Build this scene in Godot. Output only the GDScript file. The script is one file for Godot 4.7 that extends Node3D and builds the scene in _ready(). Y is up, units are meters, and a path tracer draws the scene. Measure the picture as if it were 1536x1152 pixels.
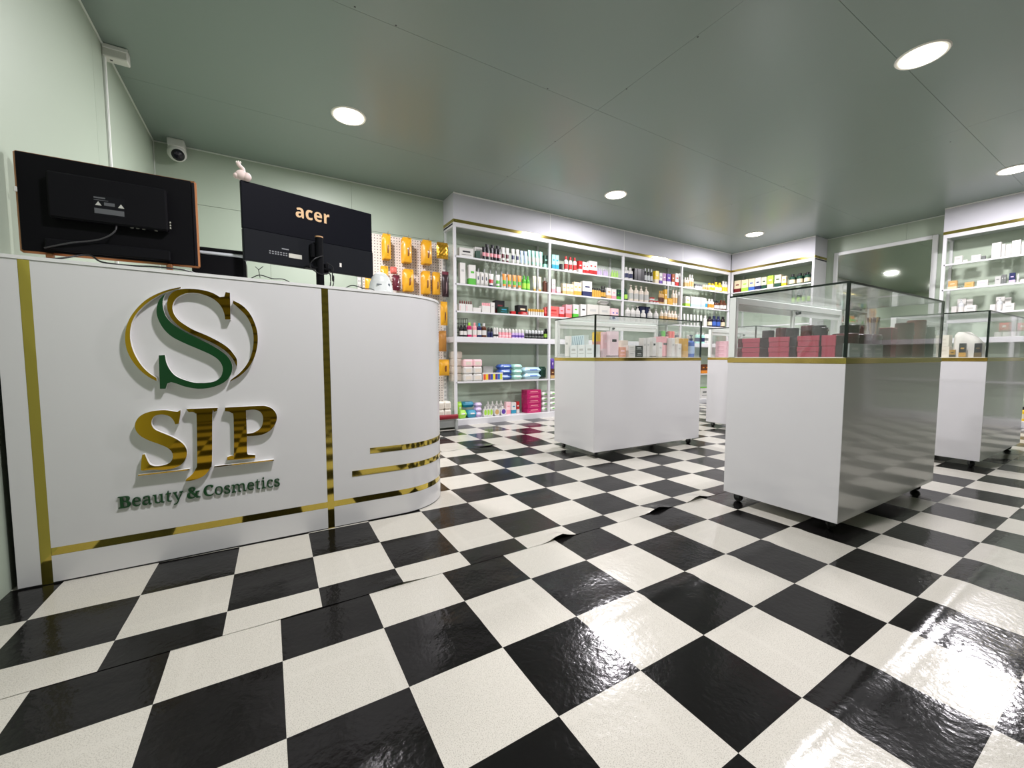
extends Node3D
# A cosmetics shop: curved counter with a gold logo, checkered vinyl floor, wall shelving, four wheeled glass cases.

const CEIL := 2.65
var mats := {}
var protos := {}
var taken := {}
var rng := RandomNumberGenerator.new()
var bump := FastNoiseLite.new()

func _ready() -> void:
	# ---- camera
	var cam := Camera3D.new()
	cam.name = "camera"
	cam.fov = rad_to_deg(2.0 * atan(576.0 / 611.48))
	cam.near = 0.02
	cam.far = 60.0
	cam.position = Vector3(0, 0.8, 0)
	cam.rotation = Vector3(-0.0653, -0.5399, 0.0)
	add_child(cam)
	cam.current = true
	# ---- environment and exposure
	var env := Environment.new()
	env.background_mode = Environment.BG_COLOR
	env.background_color = Color.BLACK
	env.tonemap_mode = Environment.TONE_MAPPER_LINEAR
	env.tonemap_exposure = 1.0
	env.sdfgi_enabled = true
	env.ssao_enabled = true
	env.ssil_enabled = true
	var we := WorldEnvironment.new()
	we.name = "environment"
	we.environment = env
	add_child(we)
	# ---- lamps (each recessed downlight carries its own light)
	for p in [[0.6, -3.44], [3.47, -3.49], [6.35, -3.5], [0.6, -0.96], [3.51, -0.96], [6.385, -1.01]]:
		downlight(p[0], p[1])
	rng.seed = 7
	bump.seed = 3
	bump.frequency = 1.3
	room()
	tiles()
	shelving_units()
	display_cases()
	counter()
	counter_things()
	peg_rack()
	products()
	small_fittings()

const LAMP_E := 5.9
const LAMP_C := Color(0.985, 0.965, 0.985)

# ------------------------------------------------------------------ helpers
func mat(hex: String, rough := 0.5, metal := 0.0, clear := 0.0) -> StandardMaterial3D:
	var key := "%s_%.3f_%.2f_%.2f" % [hex, rough, metal, clear]
	if mats.has(key):
		return mats[key]
	var m := StandardMaterial3D.new()
	m.resource_name = "finish_" + hex
	m.albedo_color = Color.html(hex)
	m.roughness = rough
	m.metallic = metal
	if clear > 0.0:
		m.clearcoat_enabled = true
		m.clearcoat = clear
		m.clearcoat_roughness = 0.06
	mats[key] = m
	return m

func matte(hex: String, rough := 0.6) -> StandardMaterial3D:
	# dull moulded plastic with hardly any sheen
	var key := "matte" + hex + str(rough)
	if not mats.has(key):
		var m := StandardMaterial3D.new()
		m.resource_name = "moulded_plastic"
		m.albedo_color = Color.html(hex)
		m.roughness = rough
		m.metallic_specular = 0.22
		mats[key] = m
	return mats[key]

func glass_mat(hex: String, a: float, key := "glass") -> StandardMaterial3D:
	key += hex + str(a)
	if mats.has(key):
		return mats[key]
	var m := StandardMaterial3D.new()
	m.resource_name = "clear_glass"
	m.albedo_color = Color(Color.html(hex), a)
	m.transparency = BaseMaterial3D.TRANSPARENCY_ALPHA
	m.roughness = 0.03
	mats[key] = m
	return m

func begin() -> SurfaceTool:
	var st := SurfaceTool.new()
	st.begin(Mesh.PRIMITIVE_TRIANGLES)
	return st

func tri(st: SurfaceTool, a: Vector3, b: Vector3, c: Vector3, na: Vector3, nb: Vector3, nc: Vector3) -> void:
	var n := (b - a).cross(c - a)
	if n.length_squared() < 1e-18:
		return
	if n.dot(na + nb + nc) > 0.0:
		var t := b; b = c; c = t
		t = nb; nb = nc; nc = t
	st.set_normal(na); st.add_vertex(a)
	st.set_normal(nb); st.add_vertex(b)
	st.set_normal(nc); st.add_vertex(c)

func face(st: SurfaceTool, pts: Array, out: Vector3) -> void:
	var n: Vector3 = (pts[1] - pts[0]).cross(pts[2] - pts[0]).normalized()
	if n.dot(out) < 0.0:
		n = -n
	for i in range(1, pts.size() - 1):
		tri(st, pts[0], pts[i], pts[i + 1], n, n, n)

func box(st: SurfaceTool, lo: Vector3, hi: Vector3, bev := 0.0) -> void:
	var c := (lo + hi) / 2.0
	var h := (hi - lo) / 2.0
	bev = minf(bev, minf(h.x, minf(h.y, h.z)) * 0.6)
	for a in 3:
		var b := (a + 1) % 3
		var d := (a + 2) % 3
		for s in [-1.0, 1.0]:
			var pts := []
			for q in [[-1, -1], [1, -1], [1, 1], [-1, 1]]:
				var v := Vector3.ZERO
				v[a] = s * h[a]
				v[b] = q[0] * (h[b] - bev)
				v[d] = q[1] * (h[d] - bev)
				pts.append(c + v)
			var o := Vector3.ZERO
			o[a] = s
			face(st, pts, o)
		if bev > 0.0:
			for s in [-1.0, 1.0]:
				for t in [-1.0, 1.0]:
					var pts := []
					for q in [[0, -1], [0, 1], [1, 1], [1, -1]]:
						var v := Vector3.ZERO
						v[a] = s * (h[a] - (bev if q[0] == 1 else 0.0))
						v[b] = t * (h[b] - (bev if q[0] == 0 else 0.0))
						v[d] = q[1] * (h[d] - bev)
						pts.append(c + v)
					var o := Vector3.ZERO
					o[a] = s
					o[b] = t
					face(st, pts, o)
	if bev > 0.0:
		for sx in [-1.0, 1.0]:
			for sy in [-1.0, 1.0]:
				for sz in [-1.0, 1.0]:
					face(st, [c + Vector3(sx * h.x, sy * (h.y - bev), sz * (h.z - bev)), c + Vector3(sx * (h.x - bev), sy * h.y, sz * (h.z - bev)), c + Vector3(sx * (h.x - bev), sy * (h.y - bev), sz * h.z)], Vector3(sx, sy, sz))

func cbox(st: SurfaceTool, c: Vector3, size: Vector3, bev := 0.0) -> void:
	box(st, c - size / 2.0, c + size / 2.0, bev)

func lathe(st: SurfaceTool, prof: Array, at := Vector3.ZERO, seg := 14, kx := 1.0, kz := 1.0) -> void:
	# prof: [radius, height] pairs from the bottom up; closed with flat ends
	for i in prof.size() - 1:
		var r0: float = prof[i][0]
		var y0: float = prof[i][1]
		var r1: float = prof[i + 1][0]
		var y1: float = prof[i + 1][1]
		var n2 := Vector2(y1 - y0, r0 - r1).normalized()
		for k in seg:
			var a0 := TAU * k / seg
			var a1 := TAU * (k + 1) / seg
			var d0 := Vector3(cos(a0) * kx, 0, sin(a0) * kz)
			var d1 := Vector3(cos(a1) * kx, 0, sin(a1) * kz)
			var m0 := Vector3(cos(a0) / kx * n2.x, n2.y, sin(a0) / kz * n2.x).normalized()
			var m1 := Vector3(cos(a1) / kx * n2.x, n2.y, sin(a1) / kz * n2.x).normalized()
			var p := at + d0 * r0 + Vector3(0, y0, 0)
			var q := at + d1 * r0 + Vector3(0, y0, 0)
			var r := at + d1 * r1 + Vector3(0, y1, 0)
			var s := at + d0 * r1 + Vector3(0, y1, 0)
			tri(st, p, q, r, m0, m1, m1)
			tri(st, p, r, s, m0, m1, m0)
	for e in [0, prof.size() - 1]:
		var r: float = prof[e][0]
		if r > 1e-5:
			var ring := []
			for k in seg:
				ring.append(at + Vector3(cos(TAU * k / seg) * r * kx, prof[e][1], sin(TAU * k / seg) * r * kz))
			face(st, ring, Vector3.DOWN if e == 0 else Vector3.UP)

func ball(st: SurfaceTool, c: Vector3, r: Vector3, seg := 16, rings := 9) -> void:
	for i in rings:
		var t0 := PI * i / rings
		var t1 := PI * (i + 1) / rings
		for k in seg:
			var pts := []
			var ns := []
			for q in [[t0, k], [t0, k + 1], [t1, k + 1], [t1, k]]:
				var u := Vector3(sin(q[0]) * cos(TAU * q[1] / seg), cos(q[0]), sin(q[0]) * sin(TAU * q[1] / seg))
				pts.append(c + u * r)
				ns.append((u / r).normalized())
			tri(st, pts[0], pts[1], pts[2], ns[0], ns[1], ns[2])
			tri(st, pts[0], pts[2], pts[3], ns[0], ns[2], ns[3])

func pipe(st: SurfaceTool, pts: Array, r: float, seg := 8) -> void:
	var frames := []
	for i in pts.size():
		var d: Vector3 = (pts[mini(i + 1, pts.size() - 1)] - pts[maxi(i - 1, 0)]).normalized()
		var u := d.cross(Vector3.UP if absf(d.y) < 0.9 else Vector3.RIGHT).normalized()
		frames.append([pts[i], u, d.cross(u)])
	for i in pts.size() - 1:
		for k in seg:
			var v := []
			var n := []
			for q in [[i, k], [i, k + 1], [i + 1, k + 1], [i + 1, k]]:
				var f: Array = frames[q[0]]
				var o: Vector3 = f[1] * cos(TAU * q[1] / seg) + f[2] * sin(TAU * q[1] / seg)
				v.append(f[0] + o * r)
				n.append(o)
			tri(st, v[0], v[1], v[2], n[0], n[1], n[2])
			tri(st, v[0], v[2], v[3], n[0], n[2], n[3])

func bend(ctrl: Array, steps := 6) -> Array:
	# Catmull-Rom through the control points
	var out := []
	for i in ctrl.size() - 1:
		var a: Vector3 = ctrl[maxi(i - 1, 0)]
		var b: Vector3 = ctrl[i]
		var c: Vector3 = ctrl[i + 1]
		var d: Vector3 = ctrl[mini(i + 2, ctrl.size() - 1)]
		for k in steps:
			out.append(b.cubic_interpolate(c, a, d, float(k) / steps))
	out.append(ctrl[-1])
	return out

func prism(st: SurfaceTool, poly: PackedVector2Array, z0: float, z1: float, caps := 3) -> void:
	# polygon in x, y pushed from z0 to z1; caps: 1 back, 2 front
	if Geometry2D.is_polygon_clockwise(poly):
		poly = poly.duplicate()
		poly.reverse()
	var idx := Geometry2D.triangulate_polygon(poly)
	for i in range(0, idx.size(), 3):
		for e in [[1, z0, Vector3.FORWARD], [2, z1, Vector3.BACK]]:
			if caps & int(e[0]):
				var p := []
				for k in 3:
					p.append(Vector3(poly[idx[i + k]].x, poly[idx[i + k]].y, e[1]))
				tri(st, p[0], p[1], p[2], e[2], e[2], e[2])
	var area := 0.0
	for i in poly.size():
		area += poly[i].cross(poly[(i + 1) % poly.size()])
	for i in poly.size():
		var a := poly[i]
		var b := poly[(i + 1) % poly.size()]
		var o := Vector3(b.y - a.y, a.x - b.x, 0) * signf(area)
		face(st, [Vector3(a.x, a.y, z0), Vector3(b.x, b.y, z0), Vector3(b.x, b.y, z1), Vector3(a.x, a.y, z1)], o)

func smooth(pts: PackedVector2Array, sharp := 50.0, steps := 3) -> PackedVector2Array:
	# rounds a traced outline between its sharp corners
	var n := pts.size()
	var corner := []
	for i in n:
		var a := pts[i] - pts[(i + n - 1) % n]
		var b := pts[(i + 1) % n] - pts[i]
		corner.append(absf(rad_to_deg(a.angle_to(b))) > sharp)
	var out := PackedVector2Array()
	for i in n:
		var j := (i + 1) % n
		var p0 := pts[i] if corner[i] else pts[(i + n - 1) % n]
		var p3 := pts[j] if corner[j] else pts[(j + 1) % n]
		for k in steps:
			out.append(pts[i].cubic_interpolate(pts[j], p0, p3, float(k) / steps))
	return out

func obj(called: String, st: SurfaceTool, m: Material, parent: Node, at := Vector3.ZERO) -> MeshInstance3D:
	var o := MeshInstance3D.new()
	o.name = called
	o.mesh = st.commit()
	o.material_override = m
	o.position = at
	parent.add_child(o, true)
	return o

func numbered(called: String) -> String:
	var n: int = taken.get(called, 0)
	taken[called] = n + 1
	return called if n == 0 else "%s_%03d" % [called, n]

func thing(called: String, label: String, category: String, at := Vector3.ZERO, turn := 0.0, group := "") -> Node3D:
	var o := Node3D.new()
	o.name = numbered(called)
	add_child(o)
	o.position = at
	o.rotation.y = turn
	tag(o, label, category, group)
	return o

func tag(o: Node, label: String, category: String, group := "") -> void:
	o.set_meta("label", label)
	o.set_meta("category", category)
	if group:
		o.set_meta("group", group)

func struct_root(called: String) -> Node3D:
	var o := Node3D.new()
	o.name = called
	o.set_meta("kind", "structure")
	add_child(o)
	return o

func noise_tex(freq: float, seed_: int, octaves := 3, size := 512, normal := 0.0, ramp: Gradient = null) -> NoiseTexture2D:
	var n := FastNoiseLite.new()
	n.seed = seed_
	n.frequency = freq
	n.fractal_octaves = octaves
	var t := NoiseTexture2D.new()
	t.width = size
	t.height = size
	t.seamless = true
	t.noise = n
	if normal > 0.0:
		t.as_normal_map = true
		t.bump_strength = normal
	if ramp:
		t.color_ramp = ramp
	return t

# ------------------------------------------------------------------ lamps
func downlight(x: float, z: float) -> void:
	var which := "downlight in the ceiling"
	if z > -2.0:
		which = "round recessed ceiling downlight in the front row, " + ("over the counter front" if x < 2.0 else ("above the maroon gift box case" if x < 5.0 else "above the case with draped cloth"))
	else:
		which = "round recessed ceiling downlight in the rear row, " + ("above the two screens" if x < 2.0 else ("between the back shelving and the skincare case" if x < 5.0 else "near the back right corner"))
	var t := thing("ceiling_downlight", which, "lamp", Vector3(x, CEIL, z), 0.0, "recessed ceiling downlights")
	var st := begin()
	lathe(st, [[0.104, -0.004], [0.122, -0.007], [0.128, 0.0]], Vector3.ZERO, 32)
	obj("trim_ring", st, mat("e9e6dc", 0.4), t)
	var em := StandardMaterial3D.new()
	em.albedo_color = Color.WHITE
	em.emission_enabled = true
	em.emission = Color(1.0, 0.97, 0.9)
	em.emission_energy_multiplier = 6.0
	st = begin()
	lathe(st, [[0.09, -0.013], [0.106, -0.009], [0.106, -0.003]], Vector3.ZERO, 32)
	obj("diffuser_lens", st, em, t)
	var l := AreaLight3D.new()
	l.name = "lamp_light"
	l.area_size = Vector2(0.17, 0.17)
	l.area_range = 16.0
	l.area_attenuation = 2.0
	l.light_color = LAMP_C
	l.light_energy = LAMP_E
	l.shadow_enabled = true
	l.position = Vector3(0, -0.018, 0)
	l.rotation.x = -PI / 2
	t.add_child(l)

# ------------------------------------------------------------------ room
func panel_mat(hex: String, rough: float) -> StandardMaterial3D:
	var m := StandardMaterial3D.new()
	m.resource_name = "satin_green_panel"
	m.albedo_color = Color.html(hex)
	m.roughness = rough
	m.normal_enabled = true
	m.normal_texture = noise_tex(0.006, 21, 2, 256, 1.2)
	m.normal_scale = 0.12
	m.uv1_triplanar = true
	m.uv1_world_triplanar = true
	m.uv1_scale = Vector3.ONE * 0.35
	return m

func slab(called: String, lo: Vector3, hi: Vector3, m: Material, parent: Node, bev := 0.0) -> MeshInstance3D:
	var st := begin()
	box(st, lo, hi, bev)
	return obj(called, st, m, parent)

func room() -> void:
	var green := panel_mat("aebba9", 0.42)
	var ceil_m := panel_mat("84928a", 0.26)
	var dark := mat("22262a", 0.8)
	var x0 := -0.777
	var x1 := 7.62
	var z0 := -4.67
	var z1 := 2.2
	# walls, panel by panel, each panel with a fine open joint
	var w := struct_root("wall_left")
	slab("backing_board", Vector3(x0 - 0.12, -0.05, z0 - 0.1), Vector3(x0 - 0.012, CEIL + 0.1, z1 + 0.1), dark, w)
	for e in [[z0, -3.242], [-3.242, -0.6], [-0.6, z1]]:
		slab("wall_panel", Vector3(x0 - 0.012, 0, e[0] + 0.0008), Vector3(x0, CEIL, e[1] - 0.0008), green, w)
	w = struct_root("wall_back")
	slab("backing_board", Vector3(x0 - 0.1, -0.05, z0 - 0.12), Vector3(x1 + 0.1, CEIL + 0.1, z0 - 0.012), dark, w)
	for e in [[x0, 0.821], [0.821, 3.54], [3.54, 6.26], [6.26, x1]]:
		slab("wall_panel", Vector3(e[0] + 0.001, 2.171, z0 - 0.012), Vector3(e[1] - 0.001, CEIL, z0), green, w)
	for e in [[x0, 0.059], [0.059, 2.78], [2.78, 5.5], [5.5, x1]]:
		slab("wall_panel", Vector3(e[0] + 0.001, 0, z0 - 0.012), Vector3(e[1] - 0.001, 2.168, z0), green, w)
	w = struct_root("wall_right")
	slab("backing_board", Vector3(x1 + 0.012, -0.05, z0 - 0.1), Vector3(x1 + 0.12, CEIL + 0.1, z1 + 0.1), dark, w)
	for e in [[z0, -2.13], [-2.13, 0.6], [0.6, z1]]:
		slab("wall_panel", Vector3(x1, 0, e[0] + 0.001), Vector3(x1 + 0.012, CEIL, e[1] - 0.001), green, w)
	# the shop front behind the camera: a lowered roller shutter, seen in the gold and in the gloss
	w = struct_root("wall_front")
	slab("backing_board", Vector3(x0 - 0.1, -0.05, z1 + 0.03), Vector3(x1 + 0.1, CEIL + 0.1, z1 + 0.12), dark, w)
	var sh := mat("777a66", 0.5, 0.2)
	for i in 24:
		slab("shutter_slat", Vector3(x0, i * 0.11 + 0.006, z1), Vector3(x1, i * 0.11 + 0.102, z1 + 0.03), sh, w, 0.012)
	# ceiling
	var c := struct_root("ceiling")
	slab("backing_board", Vector3(x0 - 0.1, CEIL + 0.012, z0 - 0.1), Vector3(x1 + 0.1, CEIL + 0.12, z1 + 0.1), mat("303632", 0.8), c)
	var xs := [x0, 2.187, 4.9, x1]
	var zs := [z0, -3.731, -2.404, -1.05, 0.3, 1.62, z1]
	for i in 3:
		for j in 6:
			slab("ceiling_panel", Vector3(xs[i] + 0.0009, CEIL, zs[j] + 0.0009), Vector3(xs[i + 1] - 0.0009, CEIL + 0.012, zs[j + 1] - 0.0009), ceil_m, c)
	var screws := begin()
	for q in [[2.164, -3.485], [2.184, -2.924], [2.192, -2.118], [2.2, -1.579], [0.46, -2.385], [0.679, -2.395], [1.722, -2.395], [4.873, -2.39], [5.106, -1.18], [4.903, -2.988], [4.14, -2.39], [2.17, -3.715]]:
		lathe(screws, [[0.004, CEIL - 0.0012], [0.006, CEIL]], Vector3(q[0], 0, q[1]), 8)
	obj("screw_head", screws, mat("2d332f", 0.6), c)
	# white beads where the panels meet
	var bead := mat("d5dbd3", 0.4)
	w = struct_root("trim_1")
	slab("bead", Vector3(x0, CEIL - 0.010, z0), Vector3(x0 + 0.010, CEIL, z1), bead, w, 0.002)
	slab("bead", Vector3(x0, CEIL - 0.010, z0), Vector3(1.866, CEIL, z0 + 0.010), bead, w, 0.002)
	slab("bead", Vector3(x0, 0, z0), Vector3(x0 + 0.008, CEIL - 0.01, z0 + 0.008), bead, w, 0.002)
	slab("bead", Vector3(x1 - 0.010, CEIL - 0.010, -3.06), Vector3(x1, CEIL, -1.7), bead, w, 0.002)

# ------------------------------------------------------------------ floor
func swell(x: float, z: float, sheet: int) -> float:
	# the vinyl does not lie flat: slow waves, ridges along the roll, lifted edges at the seams
	var h := 0.0011 * bump.get_noise_2d(x * 2.2, z * 2.2)
	h += 0.0016 * bump.get_noise_2d(x * 0.9 + 40.0, z * 4.5)
	if sheet == 0:
		h += 0.0045 * exp(-pow((z + 0.892) / 0.022, 2)) * smoothstep(0.75, 1.0, x) * (1.0 - smoothstep(1.9, 2.6, x))
		h += 0.0055 * exp(-pow((z + 0.372) / 0.028, 2)) * smoothstep(0.7, 0.95, x) * (1.0 - smoothstep(2.4, 3.2, x))
		h += 0.004 * exp(-pow((x - 1.36) / 0.02, 2)) * exp(-pow((z + 0.82) / 0.09, 2))
	elif sheet == 1:
		var e := exp(-pow((z + 1.385) / 0.055, 2))
		for b in [[0.37, 0.008, 0.07], [1.08, 0.022, 0.05], [1.72, 0.02, 0.06], [0.1, 0.002, 0.1], [2.05, 0.02, 0.06]]:
			h += b[1] * e * exp(-pow((x - b[0]) / b[2], 2))
		var e2 := exp(-pow((z + 3.19) / 0.09, 2))
		h += 0.016 * e2 * maxf(0.0, bump.get_noise_2d(x * 2.6, 9.0) + 0.15)
	else:
		h += 0.012 * exp(-pow((z + 3.2) / 0.06, 2)) * maxf(0.0, bump.get_noise_2d(x * 3.1, 30.0) + 0.2)
	return h + 0.003 + 0.0012 * sheet

func tile_mesh(st: SurfaceTool, o: Vector2, eu: Vector2, ev: Vector2, zlo: float, zhi: float, n: int) -> void:
	var sheet := 0 if zhi > 0.0 else (1 if zhi > -2.0 else 2)
	var pts := []
	var nor := []
	for j in n + 1:
		for i in n + 1:
			var p := o + eu * (float(i) / n) + ev * (float(j) / n)
			p.y = clampf(p.y, zlo, zhi)
			p.x = clampf(p.x, -0.777, 7.62)
			var q := p
			q.y = clampf(p.y, zlo + 0.0001, zhi - 0.0001)
			var h := swell(q.x, q.y, sheet)
			var e := 0.006
			pts.append(Vector3(p.x, h, p.y))
			var zc := clampf(q.y, zlo + e * 1.1, zhi - e * 1.1)
			nor.append(Vector3(-(swell(q.x + e, zc, sheet) - swell(q.x - e, zc, sheet)) / (2 * e), 1.0, -(swell(q.x, zc + e, sheet) - swell(q.x, zc - e, sheet)) / (2 * e)).normalized())
	for j in n:
		for i in n:
			var a := j * (n + 1) + i
			var b := a + 1
			var c := a + n + 1
			var d := c + 1
			tri(st, pts[a], pts[b], pts[d], nor[a], nor[b], nor[d])
			tri(st, pts[a], pts[d], pts[c], nor[a], nor[d], nor[c])

func vinyl(base: String, fleck: String, rough: float) -> StandardMaterial3D:
	var m := StandardMaterial3D.new()
	m.resource_name = "glossy_vinyl"
	m.roughness = rough
	m.metallic_specular = 0.4
	var g := Gradient.new()
	g.set_color(0, Color.html(fleck))
	g.set_color(1, Color.html(base))
	g.set_offset(0, 0.27)
	g.set_offset(1, 0.36)
	m.albedo_texture = noise_tex(0.3, 5, 2, 512, 0.0, g)
	m.normal_enabled = true
	m.normal_texture = noise_tex(0.035, 11, 5, 512, 4.0)
	m.normal_scale = 0.11
	m.uv1_triplanar = true
	m.uv1_world_triplanar = true
	m.uv1_scale = Vector3.ONE * 2.2
	return m

func tiles() -> void:
	var f := struct_root("floor")
	slab("screed", Vector3(-0.9, -0.12, -4.8), Vector3(7.75, -0.002, 2.3), mat("2b2b2a", 0.9), f)
	var white := vinyl("cac7bc", "a5a297", 0.19)
	var black := vinyl("100f0f", "1a1918", 0.15)
	var tu := 0.26056
	var all := []
	# [origin x, origin z, turn, step along x, step along z, strip from, strip to, which parity is white]
	for s in [[0.0082, -1.185, 0.0, tu, 0.2523, -1.405, 2.2, 0], [0.6473, -1.5018, 0.0156, tu, 0.2523, -3.22, -1.385, 1], [1.49, -3.507, 0.0, 0.2575, 0.307, -4.67, -3.2, 1]]:
		var eu := Vector2(cos(s[2]), sin(s[2])) * float(s[3])
		var ev := Vector2(-sin(s[2]), cos(s[2])) * float(s[4])
		for i in range(-12, 32):
			for j in range(-12, 20):
				var o: Vector2 = Vector2(s[0], s[1]) + eu * i + ev * j
				var c := o + (eu + ev) / 2.0
				var zl := minf(minf(o.y, o.y + eu.y), minf(o.y + ev.y, o.y + eu.y + ev.y))
				var zh := maxf(maxf(o.y, o.y + eu.y), maxf(o.y + ev.y, o.y + eu.y + ev.y))
				if zh <= s[5] + 0.001 or zl >= s[6] - 0.001 or c.x < -0.777 - 0.12 or c.x > 7.74:
					continue
				all.append([o, eu, ev, s[5], s[6], posmod(i + j, 2) == int(s[7]), c])
	var fwd := Vector2(sin(0.5399), -cos(0.5399))
	var seen := []
	var rest := []
	for t in all:
		var c: Vector2 = t[6]
		var ahead := c.dot(fwd)
		var side := absf(c.dot(Vector2(-fwd.y, fwd.x)))
		var shown: bool = ahead > 0.55 and side < ahead * 1.256 + 0.2 and not (c.y < -2.15 and c.x < 0.75) and not (c.y < -4.5)
		if shown:
			seen.append(t)
		else:
			rest.append(t)
	seen.sort_custom(func(a, b): return a[6].length() < b[6].length())
	for k in seen.size():
		if k < 298:
			var t: Array = seen[k]
			var st := begin()
			tile_mesh(st, t[0], t[1], t[2], t[3], t[4], 7 if t[6].length() < 2.6 else 4)
			obj("floor_tile", st, white if t[5] else black, f)
		else:
			rest.append(seen[k])
	for b in [true, false]:
		var st := begin()
		for t in rest:
			if t[5] == b:
				tile_mesh(st, t[0], t[1], t[2], t[3], t[4], 3)
		var o := obj("far_floor_tiles", st, white if b else black, f)
		o.set_meta("kind", "stuff")

# ------------------------------------------------------------------ wall shelving
func shelf_unit(label: String, at: Vector3, turn: float, xs: Array, depth: float, side_left: String, side_right: String) -> void:
	# local frame: x along the front, front plane z = 0, back z = -depth
	var t := thing("shelving_unit", label, "shelving", at, turn)
	var white := mat("d6d6d8", 0.35)
	var gold := mat("cdb866", 0.12, 1.0)
	var pane := glass_mat("e4f2ea", 0.06)
	var len_: float = xs[-1]
	var st := begin()
	for i in xs.size() - 1:
		st = begin()
		box(st, Vector3(xs[i] + 0.0012, 2.36, -0.02), Vector3(xs[i + 1] - 0.0012, CEIL - 0.002, 0.0), 0.001)
		obj("fascia_panel", st, matte("cbcbd1", 0.6), t)
	st = begin()
	box(st, Vector3(0.0, CEIL - 0.013, 0.0), Vector3(len_, CEIL - 0.001, 0.011))
	for i in range(1, xs.size() - 1):
		cbox(st, Vector3(xs[i], 2.505, 0.0005), Vector3(0.006, 0.285, 0.003))
	obj("joint_bead", st, mat("f4f4f2", 0.5), t)
	st = begin()
	box(st, Vector3(0.0, 2.325, -0.02), Vector3(len_, 2.36, 0.002), 0.001)
	obj("gold_strip", st, gold, t)
	st = begin()
	box(st, Vector3(0.0, 2.278, -0.03), Vector3(len_, 2.325, 0.0), 0.002)
	obj("head_rail", st, white, t)
	st = begin()
	box(st, Vector3(0.0, 2.30, -depth + 0.002), Vector3(len_, 2.318, -0.03))
	obj("top_board", st, mat("9aa29c", 0.3), t)
	for i in xs.size():
		var x: float = clampf(xs[i], 0.016, len_ - 0.016)
		st = begin()
		box(st, Vector3(x - 0.016, 0.0, -0.03), Vector3(x + 0.016, 2.278, 0.0), 0.002)
		obj("post", st, white, t)
		st = begin()
		box(st, Vector3(x - 0.014, 0.0, -depth + 0.001), Vector3(x + 0.014, 2.30, -depth + 0.028), 0.002)
		obj("rear_post", st, mat("c9ccca", 0.4), t)
	st = begin()
	box(st, Vector3(0.016, 0.975, -depth + 0.03), Vector3(len_ - 0.016, 1.04, -0.001), 0.003)
	obj("thick_shelf", st, white, t)
	st = begin()
	box(st, Vector3(0.0, 0.0, -depth + 0.004), Vector3(len_, 0.075, 0.012), 0.003)
	obj("base_plinth", st, white, t)
	for i in xs.size() - 1:
		for y in [1.956, 1.645, 1.334, 0.515]:
			var a: float = xs[i] + 0.017
			var b: float = xs[i + 1] - 0.017
			st = begin()
			box(st, Vector3(a, y - 0.008, -depth + 0.03), Vector3(b, y, -0.014))
			var sh := obj("glass_shelf", st, pane, t)
			st = begin()
			box(st, Vector3(a, y - 0.018, -0.014), Vector3(b, y + 0.002, 0.0), 0.002)
			obj("shelf_edge", st, white, sh)
	for s in [[side_left, 0.0, 1.0], [side_right, len_, -1.0]]:
		if s[0] == "":
			continue
		var xa: float = s[1]
		st = begin()
		if s[0] == "solid":
			box(st, Vector3(minf(xa, xa + s[2] * 0.018), 0.0, -depth + 0.001), Vector3(maxf(xa, xa + s[2] * 0.018), 2.325, -0.03))
			obj("side_panel", st, white, t)
		else:
			box(st, Vector3(xa + s[2] * 0.012 - 0.003, 0.06, -depth + 0.03), Vector3(xa + s[2] * 0.012 + 0.003, 2.28, -0.03))
			obj("side_glass", st, pane, t)
			st = begin()
			box(st, Vector3(xa + s[2] * 0.016 - 0.016, 2.278, -depth), Vector3(xa + s[2] * 0.016 + 0.016, 2.325, -0.03))
			box(st, Vector3(xa + s[2] * 0.016 - 0.016, 0.975, -depth + 0.03), Vector3(xa + s[2] * 0.016 + 0.016, 1.04, -0.03))
			obj("side_rail", st, white, t)
		st = begin()
		var xo: float = xa - s[2] * 0.0005
		box(st, Vector3(xo - 0.001, 2.36, -depth + 0.002), Vector3(xo + 0.001, CEIL - 0.002, -0.001))
		obj("fascia_return", st, matte("cbcbd1", 0.6), t)
		st = begin()
		box(st, Vector3(xo - 0.0015, 2.325, -depth + 0.002), Vector3(xo + 0.0015, 2.36, 0.0))
		obj("gold_return", st, gold, t)

func shelving_units() -> void:
	shelf_unit("long white-framed wall shelving with five tiers along the back wall", Vector3(1.85, 0, -4.37), 0.0, [0.0, 1.345, 2.68, 4.015, 5.36], 0.299, "glass", "")
	shelf_unit("narrow white-framed wall shelving in the corner, left of the wall mirror", Vector3(7.225, 0, -4.37), -PI / 2, [0.0, 1.31], 0.394, "", "solid")
	shelf_unit("white-framed wall shelving with white cartons, right of the wall mirror", Vector3(7.31, 0, -1.695), -PI / 2, [0.0, 1.33, 2.66], 0.309, "glass", "solid")

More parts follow.
